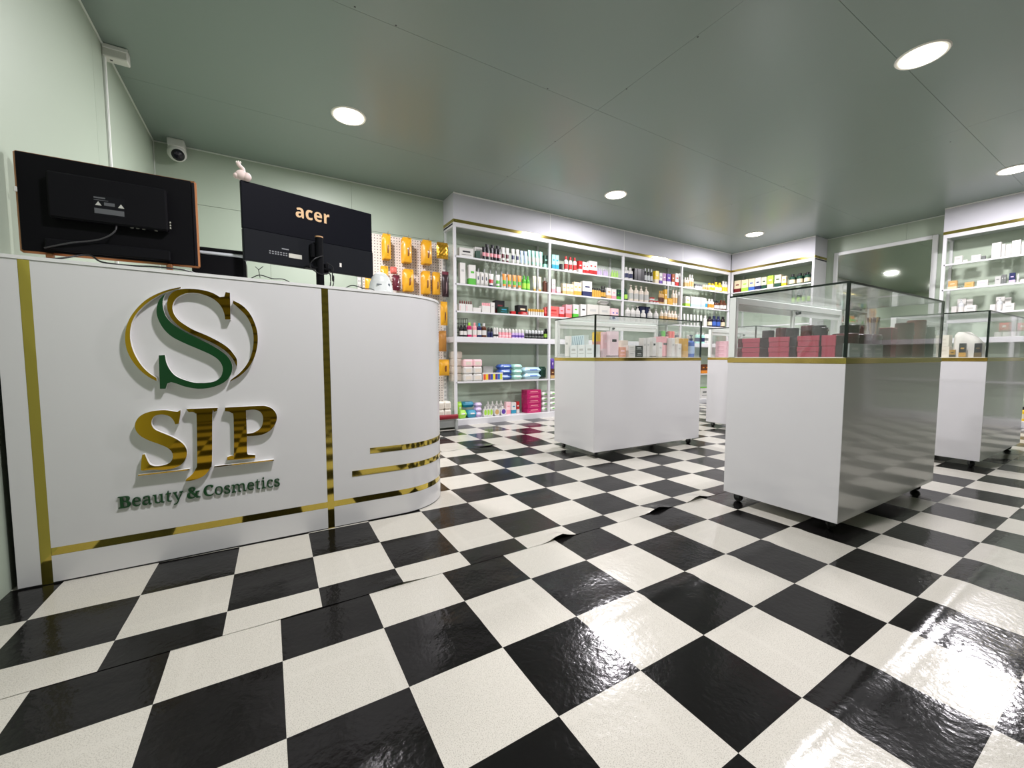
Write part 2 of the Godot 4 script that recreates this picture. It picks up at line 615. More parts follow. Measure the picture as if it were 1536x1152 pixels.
# ------------------------------------------------------------------ wheeled glass cases
func display_case(label: String, at: Vector3, turn: float) -> void:
	var t := thing("display_case", label, "display case", at, turn, "wheeled glass display cases")
	var lam := mat("d2d2d3", 0.2, 0.0, 0.5)
	var gold := mat("cdb866", 0.1, 1.0)
	var pane := glass_mat("d8efe2", 0.03)
	var rim := mat("0d1a15", 0.12)
	var alu := mat("dfe4de", 0.35)
	var W := 1.25
	var D := 0.53
	var y0 := 0.8
	var y1 := 1.127
	var st := begin()
	box(st, Vector3(0, 0.06, -D), Vector3(W, 0.772, 0), 0.0015)
	obj("cabinet_body", st, lam, t)
	st = begin()
	box(st, Vector3(-0.002, 0.772, -D - 0.002), Vector3(W + 0.002, 0.797, 0.002), 0.001)
	obj("gold_band", st, gold, t)
	st = begin()
	box(st, Vector3(0.004, 0.797, -D + 0.004), Vector3(W - 0.004, 0.8005, -0.004))
	obj("display_deck", st, mat("e0e2e0", 0.25), t)
	st = begin()
	box(st, Vector3(0.0085, y0, -0.008), Vector3(W - 0.0085, y1 - 0.008, -0.001))
	obj("front_glass", st, pane, t)
	for x in [0.001, W - 0.008]:
		st = begin()
		box(st, Vector3(x, y0, -D + 0.034), Vector3(x + 0.007, y1 - 0.008, -0.0085))
		obj("side_glass", st, pane, t)
	st = begin()
	box(st, Vector3(0.007, y1 - 0.0075, -D + 0.005), Vector3(W - 0.007, y1 - 0.0005, -0.007))
	obj("top_glass", st, pane, t)
	# dark polished edges of the panes
	for x in [0.0, W - 0.011]:
		st = begin()
		box(st, Vector3(x, y0, -0.011), Vector3(x + 0.011, y1 - 0.008, 0.0))
		obj("glass_edge", st, rim, t)
		st = begin()
		box(st, Vector3(x + (0.005 if x > 0.0 else 0.0), y1 - 0.008, -D), Vector3(x + (0.011 if x > 0.0 else 0.006), y1, 0.0))
		obj("glass_edge", st, rim, t)
	st = begin()
	box(st, Vector3(0.006, y1 - 0.008, -0.006), Vector3(W - 0.006, y1, 0.0))
	obj("glass_edge", st, rim, t)
	st = begin()
	box(st, Vector3(0.006, y1 - 0.008, -D), Vector3(W - 0.006, y1, -D + 0.0045))
	obj("glass_edge", st, mat("cfe0d6", 0.2), t)
	# aluminium rear frame with two sliding doors
	st = begin()
	box(st, Vector3(0, y0, -D), Vector3(0.026, y1 - 0.0085, -D + 0.034), 0.001)
	box(st, Vector3(W - 0.026, y0, -D), Vector3(W, y1 - 0.0085, -D + 0.034), 0.001)
	box(st, Vector3(0.026, y1 - 0.04, -D), Vector3(W - 0.026, y1 - 0.0085, -D + 0.034), 0.001)
	box(st, Vector3(0.026, y0, -D), Vector3(W - 0.026, y0 + 0.018, -D + 0.034), 0.001)
	obj("rear_frame", st, alu, t)
	for k in 2:
		var xa := 0.028 + k * 0.585
		var xb := xa + 0.609
		var z := -D + 0.006 + k * 0.014
		st = begin()
		box(st, Vector3(xa, y0 + 0.02, z), Vector3(xa + 0.016, y1 - 0.042, z + 0.01), 0.001)
		box(st, Vector3(xb - 0.016, y0 + 0.02, z), Vector3(xb, y1 - 0.042, z + 0.01), 0.001)
		box(st, Vector3(xa + 0.016, y1 - 0.075, z), Vector3(xb - 0.016, y1 - 0.042, z + 0.01), 0.001)
		box(st, Vector3(xa + 0.016, y0 + 0.02, z), Vector3(xb - 0.016, y0 + 0.032, z + 0.01), 0.001)
		var d := obj("sliding_door", st, alu, t)
		st = begin()
		box(st, Vector3(xa + 0.016, y0 + 0.032, z + 0.003), Vector3(xb - 0.016, y1 - 0.075, z + 0.007))
		obj("door_glass", st, pane, d)
		if k == 1:
			st = begin()
			lathe(st, [[0.010, 0], [0.012, 0.004], [0.008, 0.016], [0.0, 0.018]], Vector3.ZERO, 14)
			cbox(st, Vector3(0, 0.02, 0), Vector3(0.003, 0.012, 0.016))
			var lock := obj("lock", st, mat("4a4a48", 0.3, 0.8), d, Vector3(xa + 0.03, y1 - 0.058, z + 0.01))
			lock.rotation.x = PI / 2
	for q in [[0.07, -0.05], [W - 0.07, -0.05], [0.07, -D + 0.05], [W - 0.07, -D + 0.05]]:
		var yaw: float = 0.5 + q[0] * 0.9 - q[1] * 2.0
		st = begin()
		var w := begin()
		lathe(w, [[0.012, -0.011], [0.022, -0.009], [0.024, 0.0], [0.022, 0.009], [0.012, 0.011]], Vector3.ZERO, 18)
		box(st, Vector3(-0.028, 0.054, -0.028), Vector3(0.028, 0.06, 0.028))
		for s in [-1, 1]:
			box(st, Vector3(-0.008, 0.024, s * 0.015 - 0.0015), Vector3(0.016, 0.054, s * 0.015 + 0.0015))
		var f := obj("caster", st, mat("6d706f", 0.3, 0.9), t, Vector3(q[0], 0, q[1]))
		f.rotation.y = yaw
		var wh := obj("wheel", w, mat("1a1a1a", 0.4), f, Vector3(0.006, 0.026, 0))
		wh.rotation.x = PI / 2

func display_cases() -> void:
	display_case("white wheeled glass case of skincare cartons in front of the back shelving", Vector3(2.147, 0, -2.352), -0.033)
	display_case("nearest white wheeled glass case with maroon gift boxes inside", Vector3(2.146, 0, -0.772), -0.008)
	display_case("white wheeled glass case with a draped white cloth inside", Vector3(4.307, 0, -0.739), -0.006)
	display_case("white wheeled glass case with pink boxes, mostly hidden between two others", Vector3(4.335, 0, -2.335), 0.0)

# ------------------------------------------------------------------ counter
const CX0 := -0.757
const CZ := -2.02
const CXC := 0.56
const CR := 0.30

func counter_outline(x_from: float, off := 0.0, ang := PI) -> Array:
	var out := []
	out.append(Vector2(x_from, CZ + off))
	var r := CR + off
	var n := int(ceil(ang / PI * 40.0))
	for i in n + 1:
		var a := PI / 2 - ang * i / n
		out.append(Vector2(CXC + r * cos(a), CZ - CR + r * sin(a)))
	return out

func ctop(x: float) -> float:
	return 1.126 - (x - CX0) * 0.018

func ribbon(st: SurfaceTool, line: Array, y0: float, y1: float, thick: float) -> void:
	# a flat strip that follows the outline, laid on its outside
	for i in line.size() - 1:
		var a: Vector2 = line[i]
		var b: Vector2 = line[i + 1]
		var na := side_normal(line, i)
		var nb := side_normal(line, i + 1)
		var oa := a + na * thick
		var ob := b + nb * thick
		var u := Vector3(na.x, 0, na.y)
		var v := Vector3(nb.x, 0, nb.y)
		var p := [Vector3(oa.x, y0, oa.y), Vector3(ob.x, y0, ob.y), Vector3(ob.x, y1, ob.y), Vector3(oa.x, y1, oa.y)]
		tri(st, p[0], p[1], p[2], u, v, v)
		tri(st, p[0], p[2], p[3], u, v, u)
		face(st, [Vector3(a.x, y1, a.y), Vector3(b.x, y1, b.y), p[2], p[3]], Vector3.UP)
		face(st, [Vector3(a.x, y0, a.y), Vector3(b.x, y0, b.y), p[1], p[0]], Vector3.DOWN)
	for e in [[0, 1], [line.size() - 1, line.size() - 2]]:
		var a: Vector2 = line[e[0]]
		var n := side_normal(line, e[0])
		var o := a + n * thick
		var d: Vector2 = a - line[e[1]]
		face(st, [Vector3(a.x, y0, a.y), Vector3(o.x, y0, o.y), Vector3(o.x, y1, o.y), Vector3(a.x, y1, a.y)], Vector3(d.x, 0, d.y))

func side_normal(line: Array, i: int) -> Vector2:
	var p: Vector2 = line[i]
	if p.x <= CXC + 0.0001:
		return Vector2(0, 1) if p.y > CZ - CR else Vector2(0, -1)
	return (p - Vector2(CXC, CZ - CR)).normalized()

func straight(x0: float, x1: float) -> Array:
	return [Vector2(x0, CZ), Vector2(x1, CZ)]

func deck(st: SurfaceTool, line: Array, low: float, thick: float) -> void:
	# a board of the counter's outline on the sloping top line
	var poly := PackedVector2Array()
	for p in line:
		poly.append(p)
	var idx := Geometry2D.triangulate_polygon(poly)
	for i in range(0, idx.size(), 3):
		for e in [[low, Vector3.DOWN], [low + thick, Vector3.UP]]:
			var q := []
			for k in 3:
				var p: Vector2 = poly[idx[i + k]]
				q.append(Vector3(p.x, ctop(p.x) + e[0], p.y))
			tri(st, q[0], q[1], q[2], e[1], e[1], e[1])
	for i in line.size():
		var a: Vector2 = line[i]
		var b: Vector2 = line[(i + 1) % line.size()]
		var d := Vector2(b.y - a.y, a.x - b.x)
		if d.dot((a + b) / 2.0 - Vector2(0.0, CZ - CR)) < 0.0:
			d = -d
		face(st, [Vector3(a.x, ctop(a.x) + low, a.y), Vector3(b.x, ctop(b.x) + low, b.y), Vector3(b.x, ctop(b.x) + low + thick, b.y), Vector3(a.x, ctop(a.x) + low + thick, a.y)], Vector3(d.x, 0, d.y))

func letter(called: String, poly: PackedVector2Array, t: Node3D, face_m: Material, depth := 0.021) -> void:
	var st := begin()
	prism(st, poly, CZ + 0.0005, CZ + depth, 1)
	var body := obj(called, st, mat("ebebe8", 0.35), t)
	st = begin()
	prism(st, poly, CZ + depth, CZ + depth + 0.0015)
	obj("face", st, face_m, body)

func plane_point(px: float, py: float) -> Vector2:
	# artwork grid of the sign to metres on the counter front (fitted to the lettering's base line, height and width)
	return Vector2(px, py)

func outline(s: String) -> PackedVector2Array:
	# "x,y x,y ..." in millimetres on the counter front
	var out := PackedVector2Array()
	for w in s.split(" ", false):
		var q := w.split(",")
		out.append(Vector2(q[0].to_float(), q[1].to_float()) / 1000.0)
	return out

func counter() -> void:
	var t := thing("reception_counter", "white curved-end reception counter with gold strips and raised letter sign", "counter")
	var lam := mat("d8d8d8", 0.24, 0.0, 0.25)
	var gold := mat("c2ae55", 0.06, 1.0)
	var line := counter_outline(CX0)
	line.append(Vector2(CX0, CZ - 2 * CR))
	# front panels between the gold strips
	var strips := [-0.700, -0.672, 0.217, 0.245]
	var st := begin()
	var inner := counter_outline(CX0, -0.004)
	inner.append(Vector2(CX0, CZ - 2 * CR + 0.004))
	var poly := PackedVector2Array()
	for p in inner:
		poly.append(p)
	for i in inner.size():
		var a: Vector2 = inner[i]
		var b: Vector2 = inner[(i + 1) % inner.size()]
		var d := Vector2(b.y - a.y, a.x - b.x)
		if d.dot((a + b) / 2.0 - Vector2(0.0, CZ - CR)) < 0.0:
			d = -d
		face(st, [Vector3(a.x, 0.004, a.y), Vector3(b.x, 0.004, b.y), Vector3(b.x, ctop(b.x), b.y), Vector3(a.x, ctop(a.x), a.y)], Vector3(d.x, 0, d.y))
	obj("carcass", st, mat("3a3a3c", 0.6), t)
	var lower := 0.105
	var upper := 0.133
	for e in [[CX0, strips[0], 0.01, 1.10], [strips[1], strips[2], 0.01, lower], [strips[1], strips[2], upper, 1.10]]:
		st = begin()
		panel_face(st, straight(e[0], e[1]), e[2], e[3] >= 1.0, e[3])
		obj("front_panel", st, lam, t)
	for e in [[0.01, lower], [upper, 1.10]]:
		st = begin()
		panel_face(st, counter_outline(strips[3]), e[0], e[1] >= 1.0, e[1])
		obj("curved_panel", st, lam, t)
	for k in [0, 2]:
		st = begin()
		panel_face(st, straight(strips[k], strips[k + 1]), 0.006, true, 1.1, -0.001)
		obj("gold_strip", st, gold, t)
	st = begin()
	ribbon(st, straight(strips[1], strips[2]), lower, upper, -0.001)
	obj("gold_strip", st, gold, t)
	for e in [[strips[3], lower, upper, -0.001], [0.327, 0.235, 0.262, 0.0015], [0.411, 0.336, 0.363, 0.0015]]:
		st = begin()
		ribbon(st, counter_outline(e[0]), e[1], e[2], e[3])
		obj("gold_strip", st, gold, t)
	st = begin()
	var lip := counter_outline(CX0, 0.003)
	lip.append(Vector2(CX0, CZ - 2 * CR - 0.003))
	deck(st, lip, 0.001, 0.012)
	obj("counter_top", st, mat("e3e4e2", 0.3), t)
	# ---- raised sign
	var face_gold := mat("c9a02c", 0.035, 1.0)
	var green := mat("0a3f1b", 0.3)
	letter("emblem_ring", smooth(outline("-273.2,1067.2 -309.5,1054.7 -346.4,1034.7 -379.9,1007.8 -407.5,972.0 -426.2,937.1 -436.9,899.1 -440.4,861.4 -436.5,823.7 -424.4,788.0 -405.8,754.9 -383.5,728.9 -359.3,711.1 -359.4,722.9 -380.0,742.1 -399.3,769.4 -415.0,805.5 -424.2,842.8 -426.5,880.6 -420.6,922.3 -406.5,957.0 -386.1,986.2 -357.9,1015.5 -319.1,1043.1 -273.4,1063.2"), 40.0, 3), t, face_gold)
	letter("emblem_ring", smooth(outline("-110.5,1028.4 -81.7,1012.1 -57.8,984.1 -41.1,946.7 -31.6,904.4 -31.6,861.4 -39.7,818.3 -54.2,779.6 -77.0,745.5 -102.9,720.5 -133.7,701.8 -126.4,711.7 -98.8,735.7 -72.5,771.2 -56.0,809.6 -47.3,852.6 -45.8,895.4 -53.7,937.7 -69.0,970.8 -90.7,996.5 -110.9,1016.8"), 40.0, 3), t, face_gold)
	letter("emblem_curve", smooth(outline("-133.4,1059.7 -119.1,1057.5 -121.0,951.5 -139.5,950.6 -141.3,975.3 -151.1,1003.5 -170.4,1026.6 -196.3,1040.9 -225.3,1048.2 -254.0,1046.0 -276.5,1034.8 -292.6,1017.9 -301.0,993.9 -299.6,970.5 -289.4,947.5 -271.5,928.6 -240.6,905.8 -202.4,886.8 -163.3,863.1 -133.5,838.7 -113.7,809.5 -105.4,788.4 -107.0,761.3 -117.9,790.1 -132.3,813.6 -154.1,835.9 -183.7,857.0 -222.4,878.1 -260.1,898.7 -289.2,923.1 -306.7,948.2 -315.4,973.5 -316.5,1003.0 -310.0,1028.3 -296.3,1047.2 -274.2,1058.5 -247.0,1063.1 -208.6,1061.6 -176.0,1053.0 -153.2,1038.5 -138.2,1041.3"), 40.0, 3), t, face_gold)
	letter("emblem_curve", smooth(outline("-320.5,1036.8 -328.9,1011.4 -328.4,980.5 -320.0,949.9 -299.7,923.4 -266.5,896.9 -229.0,873.9 -190.6,850.3 -157.9,825.9 -134.9,801.0 -122.8,771.6 -124.6,742.1 -138.2,712.9 -163.0,692.7 -197.2,679.8 -236.9,677.2 -275.1,686.8 -299.8,698.9 -316.9,705.9 -328.8,700.7 -334.6,681.1 -351.0,681.7 -349.1,807.2 -330.9,808.8 -328.5,781.3 -319.2,753.5 -304.7,731.0 -280.3,714.4 -248.9,702.1 -216.4,699.4 -186.3,703.4 -165.4,717.8 -155.8,738.5 -154.8,763.5 -166.1,788.6 -188.8,809.3 -224.3,829.5 -268.3,853.0 -304.8,876.1 -328.1,902.8 -341.9,933.3 -348.3,963.9 -345.2,994.9 -335.1,1020.2"), 40.0, 3), t, green)
	letter("letter", smooth(outline("-294.0,597.2 -294.7,580.2 -301.3,544.3 -312.0,543.6 -316.9,560.1 -326.8,574.5 -344.9,583.1 -363.1,582.8 -375.5,574.2 -381.0,558.9 -379.9,543.0 -371.5,528.0 -353.9,515.2 -330.0,500.0 -305.8,481.3 -289.5,461.6 -281.5,440.2 -282.5,415.6 -293.0,392.2 -310.1,378.1 -332.3,372.3 -357.1,371.8 -381.2,376.0 -400.3,377.2 -414.0,376.8 -419.1,380.7 -416.6,408.8 -412.4,437.5 -405.3,438.2 -400.3,418.5 -392.2,397.6 -377.6,389.1 -356.3,388.6 -337.6,394.1 -326.5,407.3 -323.9,424.8 -328.1,441.6 -341.1,456.9 -361.9,471.3 -388.3,486.8 -411.2,505.0 -424.3,525.0 -428.1,543.3 -424.9,562.5 -413.6,581.0 -395.5,593.0 -371.4,599.2 -341.1,600.3 -316.7,593.9 -303.1,591.3"), 40.0, 3), t, face_gold)
	letter("letter", smooth(outline("-276.2,600.1 -176.1,598.6 -179.3,586.2 -188.9,582.6 -194.6,575.5 -203.4,384.4 -209.7,359.9 -224.1,336.6 -244.6,322.8 -271.0,316.9 -289.8,316.6 -286.8,325.2 -270.1,339.3 -256.1,362.3 -251.0,390.8 -245.4,562.7 -247.4,579.3 -254.9,586.4 -269.6,587.4"), 40.0, 3), t, face_gold)
	letter("letter", smooth(outline("-152.8,597.9 -38.5,597.7 -8.8,594.1 13.5,580.2 26.5,554.3 24.0,525.8 6.9,496.0 -20.2,478.0 -50.2,473.0 -82.1,473.5 -82.0,484.9 -60.8,486.3 -38.2,499.2 -26.2,521.1 -23.7,551.8 -33.4,572.8 -53.8,582.9 -82.2,582.2 -82.7,484.9 -82.8,473.6 -84.7,408.2 -80.8,396.3 -56.7,391.6 -57.2,378.3 -154.0,382.2 -153.5,395.0 -135.8,399.7 -129.8,409.3 -125.9,555.2 -128.7,572.5 -139.6,580.1 -153.4,582.7"), 40.0, 3), t, face_gold)
	letter("underline", outline("-427.5,359 -427.5,363.5 -274.5,363.5 -276,359"), t, face_gold)
	letter("underline", outline("-198,359 -196.5,363.5 10,363.5 10,359"), t, face_gold)
	# small lettering
	var words_ := "Beauty & Cosmetics"
	var font := SystemFont.new()
	font.font_names = PackedStringArray(["Droid Serif"])
	font.font_weight = 400
	var heavy := SystemFont.new()
	heavy.font_names = PackedStringArray(["Droid Serif"])
	heavy.font_weight = 700
	var pen := 0.0
	var made := []
	var ft := 64
	for ch in words_:
		if ch == " ":
			pen += 0.12
			continue
		var tm := TextMesh.new()
		tm.text = ch
		tm.font = heavy if ch in "BC&" else font
		tm.font_size = ft
		tm.pixel_size = 1.0 / ft
		tm.depth = 0.2
		tm.curve_step = 1.5
		tm.horizontal_alignment = HORIZONTAL_ALIGNMENT_LEFT
		tm.vertical_alignment = VERTICAL_ALIGNMENT_BOTTOM
		var bb := tm.get_aabb()
		made.append([tm, pen - bb.position.x, bb, ch])
		pen += bb.size.x + 0.075
	var base_y := 1e9
	var cap_h := 0.0
	for m in made:
		if m[3] == "B":
			base_y = m[2].position.y
			cap_h = m[2].size.y
	var sx := 0.524 / pen
	var sy := 0.044 / cap_h
	for m in made:
		var o := MeshInstance3D.new()
		o.name = "letter"
		o.mesh = m[0]
		o.material_override = green
		o.scale = Vector3(sx, sy, 0.007 / 0.2)
		o.position = Vector3(-0.491 + m[1] * sx, 0.2405 - base_y * sy, CZ + 0.004)
		t.add_child(o, true)

func panel_face(st: SurfaceTool, line: Array, y0: float, to_top: bool, y1: float, off := 0.0) -> void:
	for i in line.size() - 1:
		var na := side_normal(line, i)
		var nb := side_normal(line, i + 1)
		var a: Vector2 = line[i] + na * off
		var b: Vector2 = line[i + 1] + nb * off
		var ya := ctop(a.x) if to_top else y1
		var yb := ctop(b.x) if to_top else y1
		var u := Vector3(na.x, 0, na.y)
		var v := Vector3(nb.x, 0, nb.y)
		var ai := Vector3(a.x, 0, a.y) - u * 0.003
		var bi := Vector3(b.x, 0, b.y) - v * 0.003
		var p := [Vector3(a.x, y0, a.y), Vector3(b.x, y0, b.y), Vector3(b.x, yb, b.y), Vector3(a.x, ya, a.y)]
		tri(st, p[0], p[1], p[2], u, v, v)
		tri(st, p[0], p[2], p[3], u, v, u)
		face(st, [p[0], p[1], bi + Vector3(0, y0, 0), ai + Vector3(0, y0, 0)], Vector3.DOWN)
		face(st, [p[3], p[2], bi + Vector3(0, yb, 0), ai + Vector3(0, ya, 0)], Vector3.UP)

# ------------------------------------------------------------------ on the counter
func counter_things() -> void:
	var black := matte("0b0b0e")
	var black2 := matte("101013")
	# television seen from behind
	var t := thing("television", "black flat television seen from behind, at the left end of the counter", "television", Vector3(-0.495, ctop(-0.72) + 0.0135, -2.2))
	var st := begin()
	var y0 := 0.043
	box(st, Vector3(-0.262, y0, -0.03), Vector3(0.262, y0 + 0.36, -0.008), 0.006)
	obj("bezel", st, mat("a06a40", 0.35, 0.6), t)
	st = begin()
	box(st, Vector3(-0.252, y0 + 0.008, -0.0315), Vector3(0.252, y0 + 0.352, -0.0302))
	obj("screen", st, mat("050507", 0.1), t)
	st = begin()
	box(st, Vector3(-0.2535, y0 + 0.006, -0.008), Vector3(0.245, y0 + 0.3545, 0.001), 0.004)
	obj("back_shell", st, black, t)
	st = begin()
	box(st, Vector3(0.246, y0 + 0.006, -0.008), Vector3(0.256, y0 + 0.35, 0.002), 0.002)
	obj("side_vent_strip", st, matte("17161a"), t)
	st = begin()
	box(st, Vector3(-0.17, 0.172, 0.003), Vector3(0.168, 0.338, 0.034), 0.006)
	var hub := obj("electronics_cover", st, black2, t)
	st = begin()
	box(st, Vector3(-0.048, 0.200, 0.0335), Vector3(0.040, 0.272, 0.0348))
	var lab := obj("rating_label", st, matte("141518"), hub)
	st = begin()
	for x in [-0.034, 0.03]:
		prism(st, PackedVector2Array([Vector2(x - 0.009, 0.236), Vector2(x + 0.009, 0.236), Vector2(x, 0.251)]), 0.0345, 0.0353)
	obj("warning_mark", st, mat("b9bab2", 0.5), lab)
	st = begin()
	box(st, Vector3(-0.046, 0.206, 0.0345), Vector3(0.038, 0.225, 0.0353))
	box(st, Vector3(-0.046, 0.262, 0.0345), Vector3(-0.014, 0.267, 0.0353))
	box(st, Vector3(-0.046, 0.255, 0.0345), Vector3(-0.006, 0.257, 0.0353))
	box(st, Vector3(-0.018, 0.238, 0.0345), Vector3(0.012, 0.25, 0.0350))
	obj("small_print", st, mat("55575a", 0.5), lab)
	for k in 3:
		st = begin()
		lathe(st, [[0.0035, 0.0], [0.0035, 0.004]], Vector3.ZERO, 8)
		var o := obj("audio_socket", st, mat("b8b8ac", 0.3), hub, Vector3(0.172, 0.188 + k * 0.011, 0.02))
		o.rotation.z = -PI / 2
	st = begin()
	for x in [0.055, 0.072, 0.09, 0.128]:
		cbox(st, Vector3(x, 0.171, 0.02), Vector3(0.009, 0.004, 0.006))
	obj("port_row", st, mat("77786f", 0.4), hub)
	st = begin()
	box(st, Vector3(-0.19, 0.055, 0.003), Vector3(0.168, 0.098, 0.02), 0.008)
	obj("speaker_bar", st, black2, t)
	st = begin()
	pipe(st, bend([Vector3(0.01, 0.172, 0.02), Vector3(0.008, 0.15, 0.03), Vector3(-0.012, 0.125, 0.034), Vector3(-0.05, 0.105, 0.03), Vector3(-0.12, 0.085, 0.03), Vector3(-0.19, 0.06, 0.018)]), 0.003)
	obj("power_lead", st, mat("3a3a3c", 0.4), t)
	for x in [-0.185, 0.16]:
		st = begin()
		box(st, Vector3(x - 0.022, 0.0, -0.07), Vector3(x + 0.022, 0.012, 0.07), 0.004)
		box(st, Vector3(x - 0.01, 0.012, -0.02), Vector3(x + 0.01, y0 + 0.004, 0.0), 0.003)
		obj("stand_foot", st, mat("96623c", 0.4, 0.4), t)
	st = begin()
	cbox(st, Vector3(-0.256, 0.262, 0.003), Vector3(0.008, 0.018, 0.004), 0.001)
	obj("sticker", st, mat("dcdcd6", 0.5), t)
	# loose cables
	st = begin()
	var cy := ctop(-0.74) + 0.018
	pipe(st, bend([Vector3(-0.745, cy, -2.12), Vector3(-0.70, cy, -2.08), Vector3(-0.62, cy, -2.06), Vector3(-0.55, cy + 0.03, -2.10), Vector3(-0.5, cy, -2.05), Vector3(-0.42, cy, -2.07), Vector3(-0.36, cy, -2.05), Vector3(-0.28, cy, -2.06), Vector3(-0.24, cy, -2.12)]), 0.003)
	var o2 := obj("loose_cable", st, mat("17171a", 0.4), self)
	o2.name = numbered("loose_cable")
	tag(o2, "black cable lying along the counter top below the television", "cable")
	for e in [[-0.40, "6f8f7c", "pale green folded paper lying under the television", 0.10], [-0.33, "6a5478", "purple paper slip lying under the television", 0.06], [-0.46, "b9a27c", "tan paper slip lying under the television", 0.08]]:
		st = begin()
		box(st, Vector3(-e[3] / 2, 0, -0.03), Vector3(e[3] / 2, 0.012, 0.03), 0.003)
		var p := thing("paper_slip", e[2], "paper", Vector3(e[0], ctop(e[0] - 0.06) + 0.0135, -2.17 - 0.04 * float(e[3] > 0.07)))
		obj("sheet", st, mat(e[1], 0.7), p)
	# receipt printer
	var px := -0.17
	t = thing("receipt_printer", "low black box-shaped receipt printer between the television and the monitor", "printer", Vector3(px, ctop(px - 0.1) + 0.0135, -2.36))
	st = begin()
	box(st, Vector3(-0.1, 0, -0.09), Vector3(0.1, 0.125, 0.09), 0.01)
	obj("housing", st, matte("0b0b0e"), t)
	st = begin()
	box(st, Vector3(-0.098, 0.126, -0.088), Vector3(0.098, 0.14, 0.088), 0.004)
	obj("silver_trim", st, mat("cdd2d6", 0.3), t)
	st = begin()
	box(st, Vector3(-0.1, 0.141, -0.09), Vector3(0.1, 0.156, 0.09), 0.006)
	obj("cover", st, matte("0b0b0e"), t)
	# monitor seen from behind
	var th := 0.2475
	var ex := Vector3(0.9689, 0, -0.2475)
	var org := Vector3(-0.078, 0, -2.2)
	var gy := ctop(0.05) + 0.0135
	t = thing("computer_monitor", "large black computer monitor seen from behind, on a column stand", "monitor", org + ex * 0.306 + Vector3(0, gy, 0), asin(0.2475))
	var b := 1.234 - gy
	var hgt := 0.346
	st = begin()
	box(st, Vector3(-0.304, b + 0.14, -0.016), Vector3(0.304, b + hgt, 0.004), 0.003)
	obj("upper_shell", st, matte("0a0c14"), t)
	st = begin()
	box(st, Vector3(-0.304, b, -0.016), Vector3(0.304, b + 0.14, 0.012), 0.004)
	var low := obj("lower_shell", st, matte("1a1c20"), t)
	st = begin()
	box(st, Vector3(-0.300, b + 0.012, -0.0175), Vector3(0.300, b + hgt - 0.004, -0.016))
	obj("screen", st, mat("050507", 0.1), t)
	st = begin()
	cbox(st, Vector3(-0.092, b + 0.049, 0.0125), Vector3(0.058, 0.02, 0.0012))
	obj("white_sticker", st, mat("c9c8bc", 0.5), low)
	st = begin()
	cbox(st, Vector3(0.124, b + 0.042, 0.0125), Vector3(0.01, 0.02, 0.0012))
	obj("white_sticker", st, mat("e6e3da", 0.5), low)
	st = begin()
	for k in 14:
		cbox(st, Vector3(-0.2 + (k / 2) * 0.0115, b + 0.046 + 0.0095 * (k % 2), 0.0122), Vector3(0.007, 0.005, 0.0006))
	cbox(st, Vector3(-0.135, b + 0.075, 0.0122), Vector3(0.03, 0.005, 0.0006))
	obj("printed_marks", st, mat("8d8f92", 0.5), low)
	var font := SystemFont.new()
	font.font_names = PackedStringArray(["Droid Sans"])
	font.font_weight = 700
	var tm := TextMesh.new()
	tm.text = "acer"
	tm.font = font
	tm.font_size = 48
	tm.pixel_size = 0.001
	tm.depth = 0.002
	var bb := tm.get_aabb()
	var lg := MeshInstance3D.new()
	lg.name = "logo"
	lg.mesh = tm
	lg.material_override = mat("e3bf92", 0.35)
	lg.scale = Vector3(0.158 / bb.size.x, 0.047 / bb.size.y, 1)
	lg.position = Vector3(0.0 - bb.get_center().x * lg.scale.x - 0.003, b + 0.262 - bb.get_center().y * lg.scale.y, 0.005)
	t.add_child(lg)
	st = begin()
	lathe(st, [[0.018, 0.012], [0.018, b + 0.148]], Vector3(0.006, 0, 0.05), 16)
	var colm := obj("stand_column", st, matte("08090c"), t)
	st = begin()
	lathe(st, [[0.0185, b + 0.148], [0.0185, b + 0.154]], Vector3(0.006, 0, 0.05), 16)
	obj("column_cap", st, mat("c49a70", 0.35, 0.4), colm)
	st = begin()
	box(st, Vector3(-0.03, b + 0.05, 0.01), Vector3(0.02, b + 0.12, 0.04), 0.006)
	box(st, Vector3(-0.06, b - 0.005, 0.012), Vector3(0.06, b + 0.006, 0.06), 0.004)
	box(st, Vector3(0.03, b - 0.02, 0.02), Vector3(0.05, b + 0.03, 0.05), 0.004)
	obj("hinge_block", st, matte("08090c"), t)
	st = begin()
	lathe(st, [[0.12, 0.0], [0.12, 0.008], [0.06, 0.014], [0.03, 0.02]], Vector3(0.0, 0, 0.02), 28, 1.0, 0.7)
	obj("stand_base", st, matte("0a0b0d"), t)
	st = begin()
	pipe(st, bend([Vector3(0.012, b + 0.06, 0.07), Vector3(-0.03, b + 0.035, 0.075), Vector3(-0.045, b + 0.0, 0.065), Vector3(0.0, b - 0.03, 0.07), Vector3(0.045, b - 0.02, 0.065), Vector3(0.052, b - 0.055, 0.06), Vector3(0.04, 0.02, 0.08)]), 0.0028)
	pipe(st, bend([Vector3(0.03, b + 0.03, 0.07), Vector3(0.06, b + 0.012, 0.07), Vector3(0.058, b - 0.03, 0.068), Vector3(0.064, b - 0.06, 0.068), Vector3(0.045, 0.01, 0.09)]), 0.0026)
	lathe(st, [[0.004, b - 0.056], [0.006, b - 0.05], [0.006, b - 0.032], [0.004, b - 0.027]], Vector3(0.0615, 0, 0.068), 8)
	obj("monitor_lead", st, mat("101013", 0.4), t)
	# ornament on the monitor's corner
	t = thing("ornament", "small pale pink ornament with lobed body and bent neck, atop the monitor corner", "ornament", org + ex * 0.012 + Vector3(0, b + gy + hgt + 0.001, 0.0))
	var pale := mat("e3cfc8", 0.6)
	st = begin()
	ball(st, Vector3(-0.004, 0.020, 0), Vector3(0.024, 0.022, 0.022))
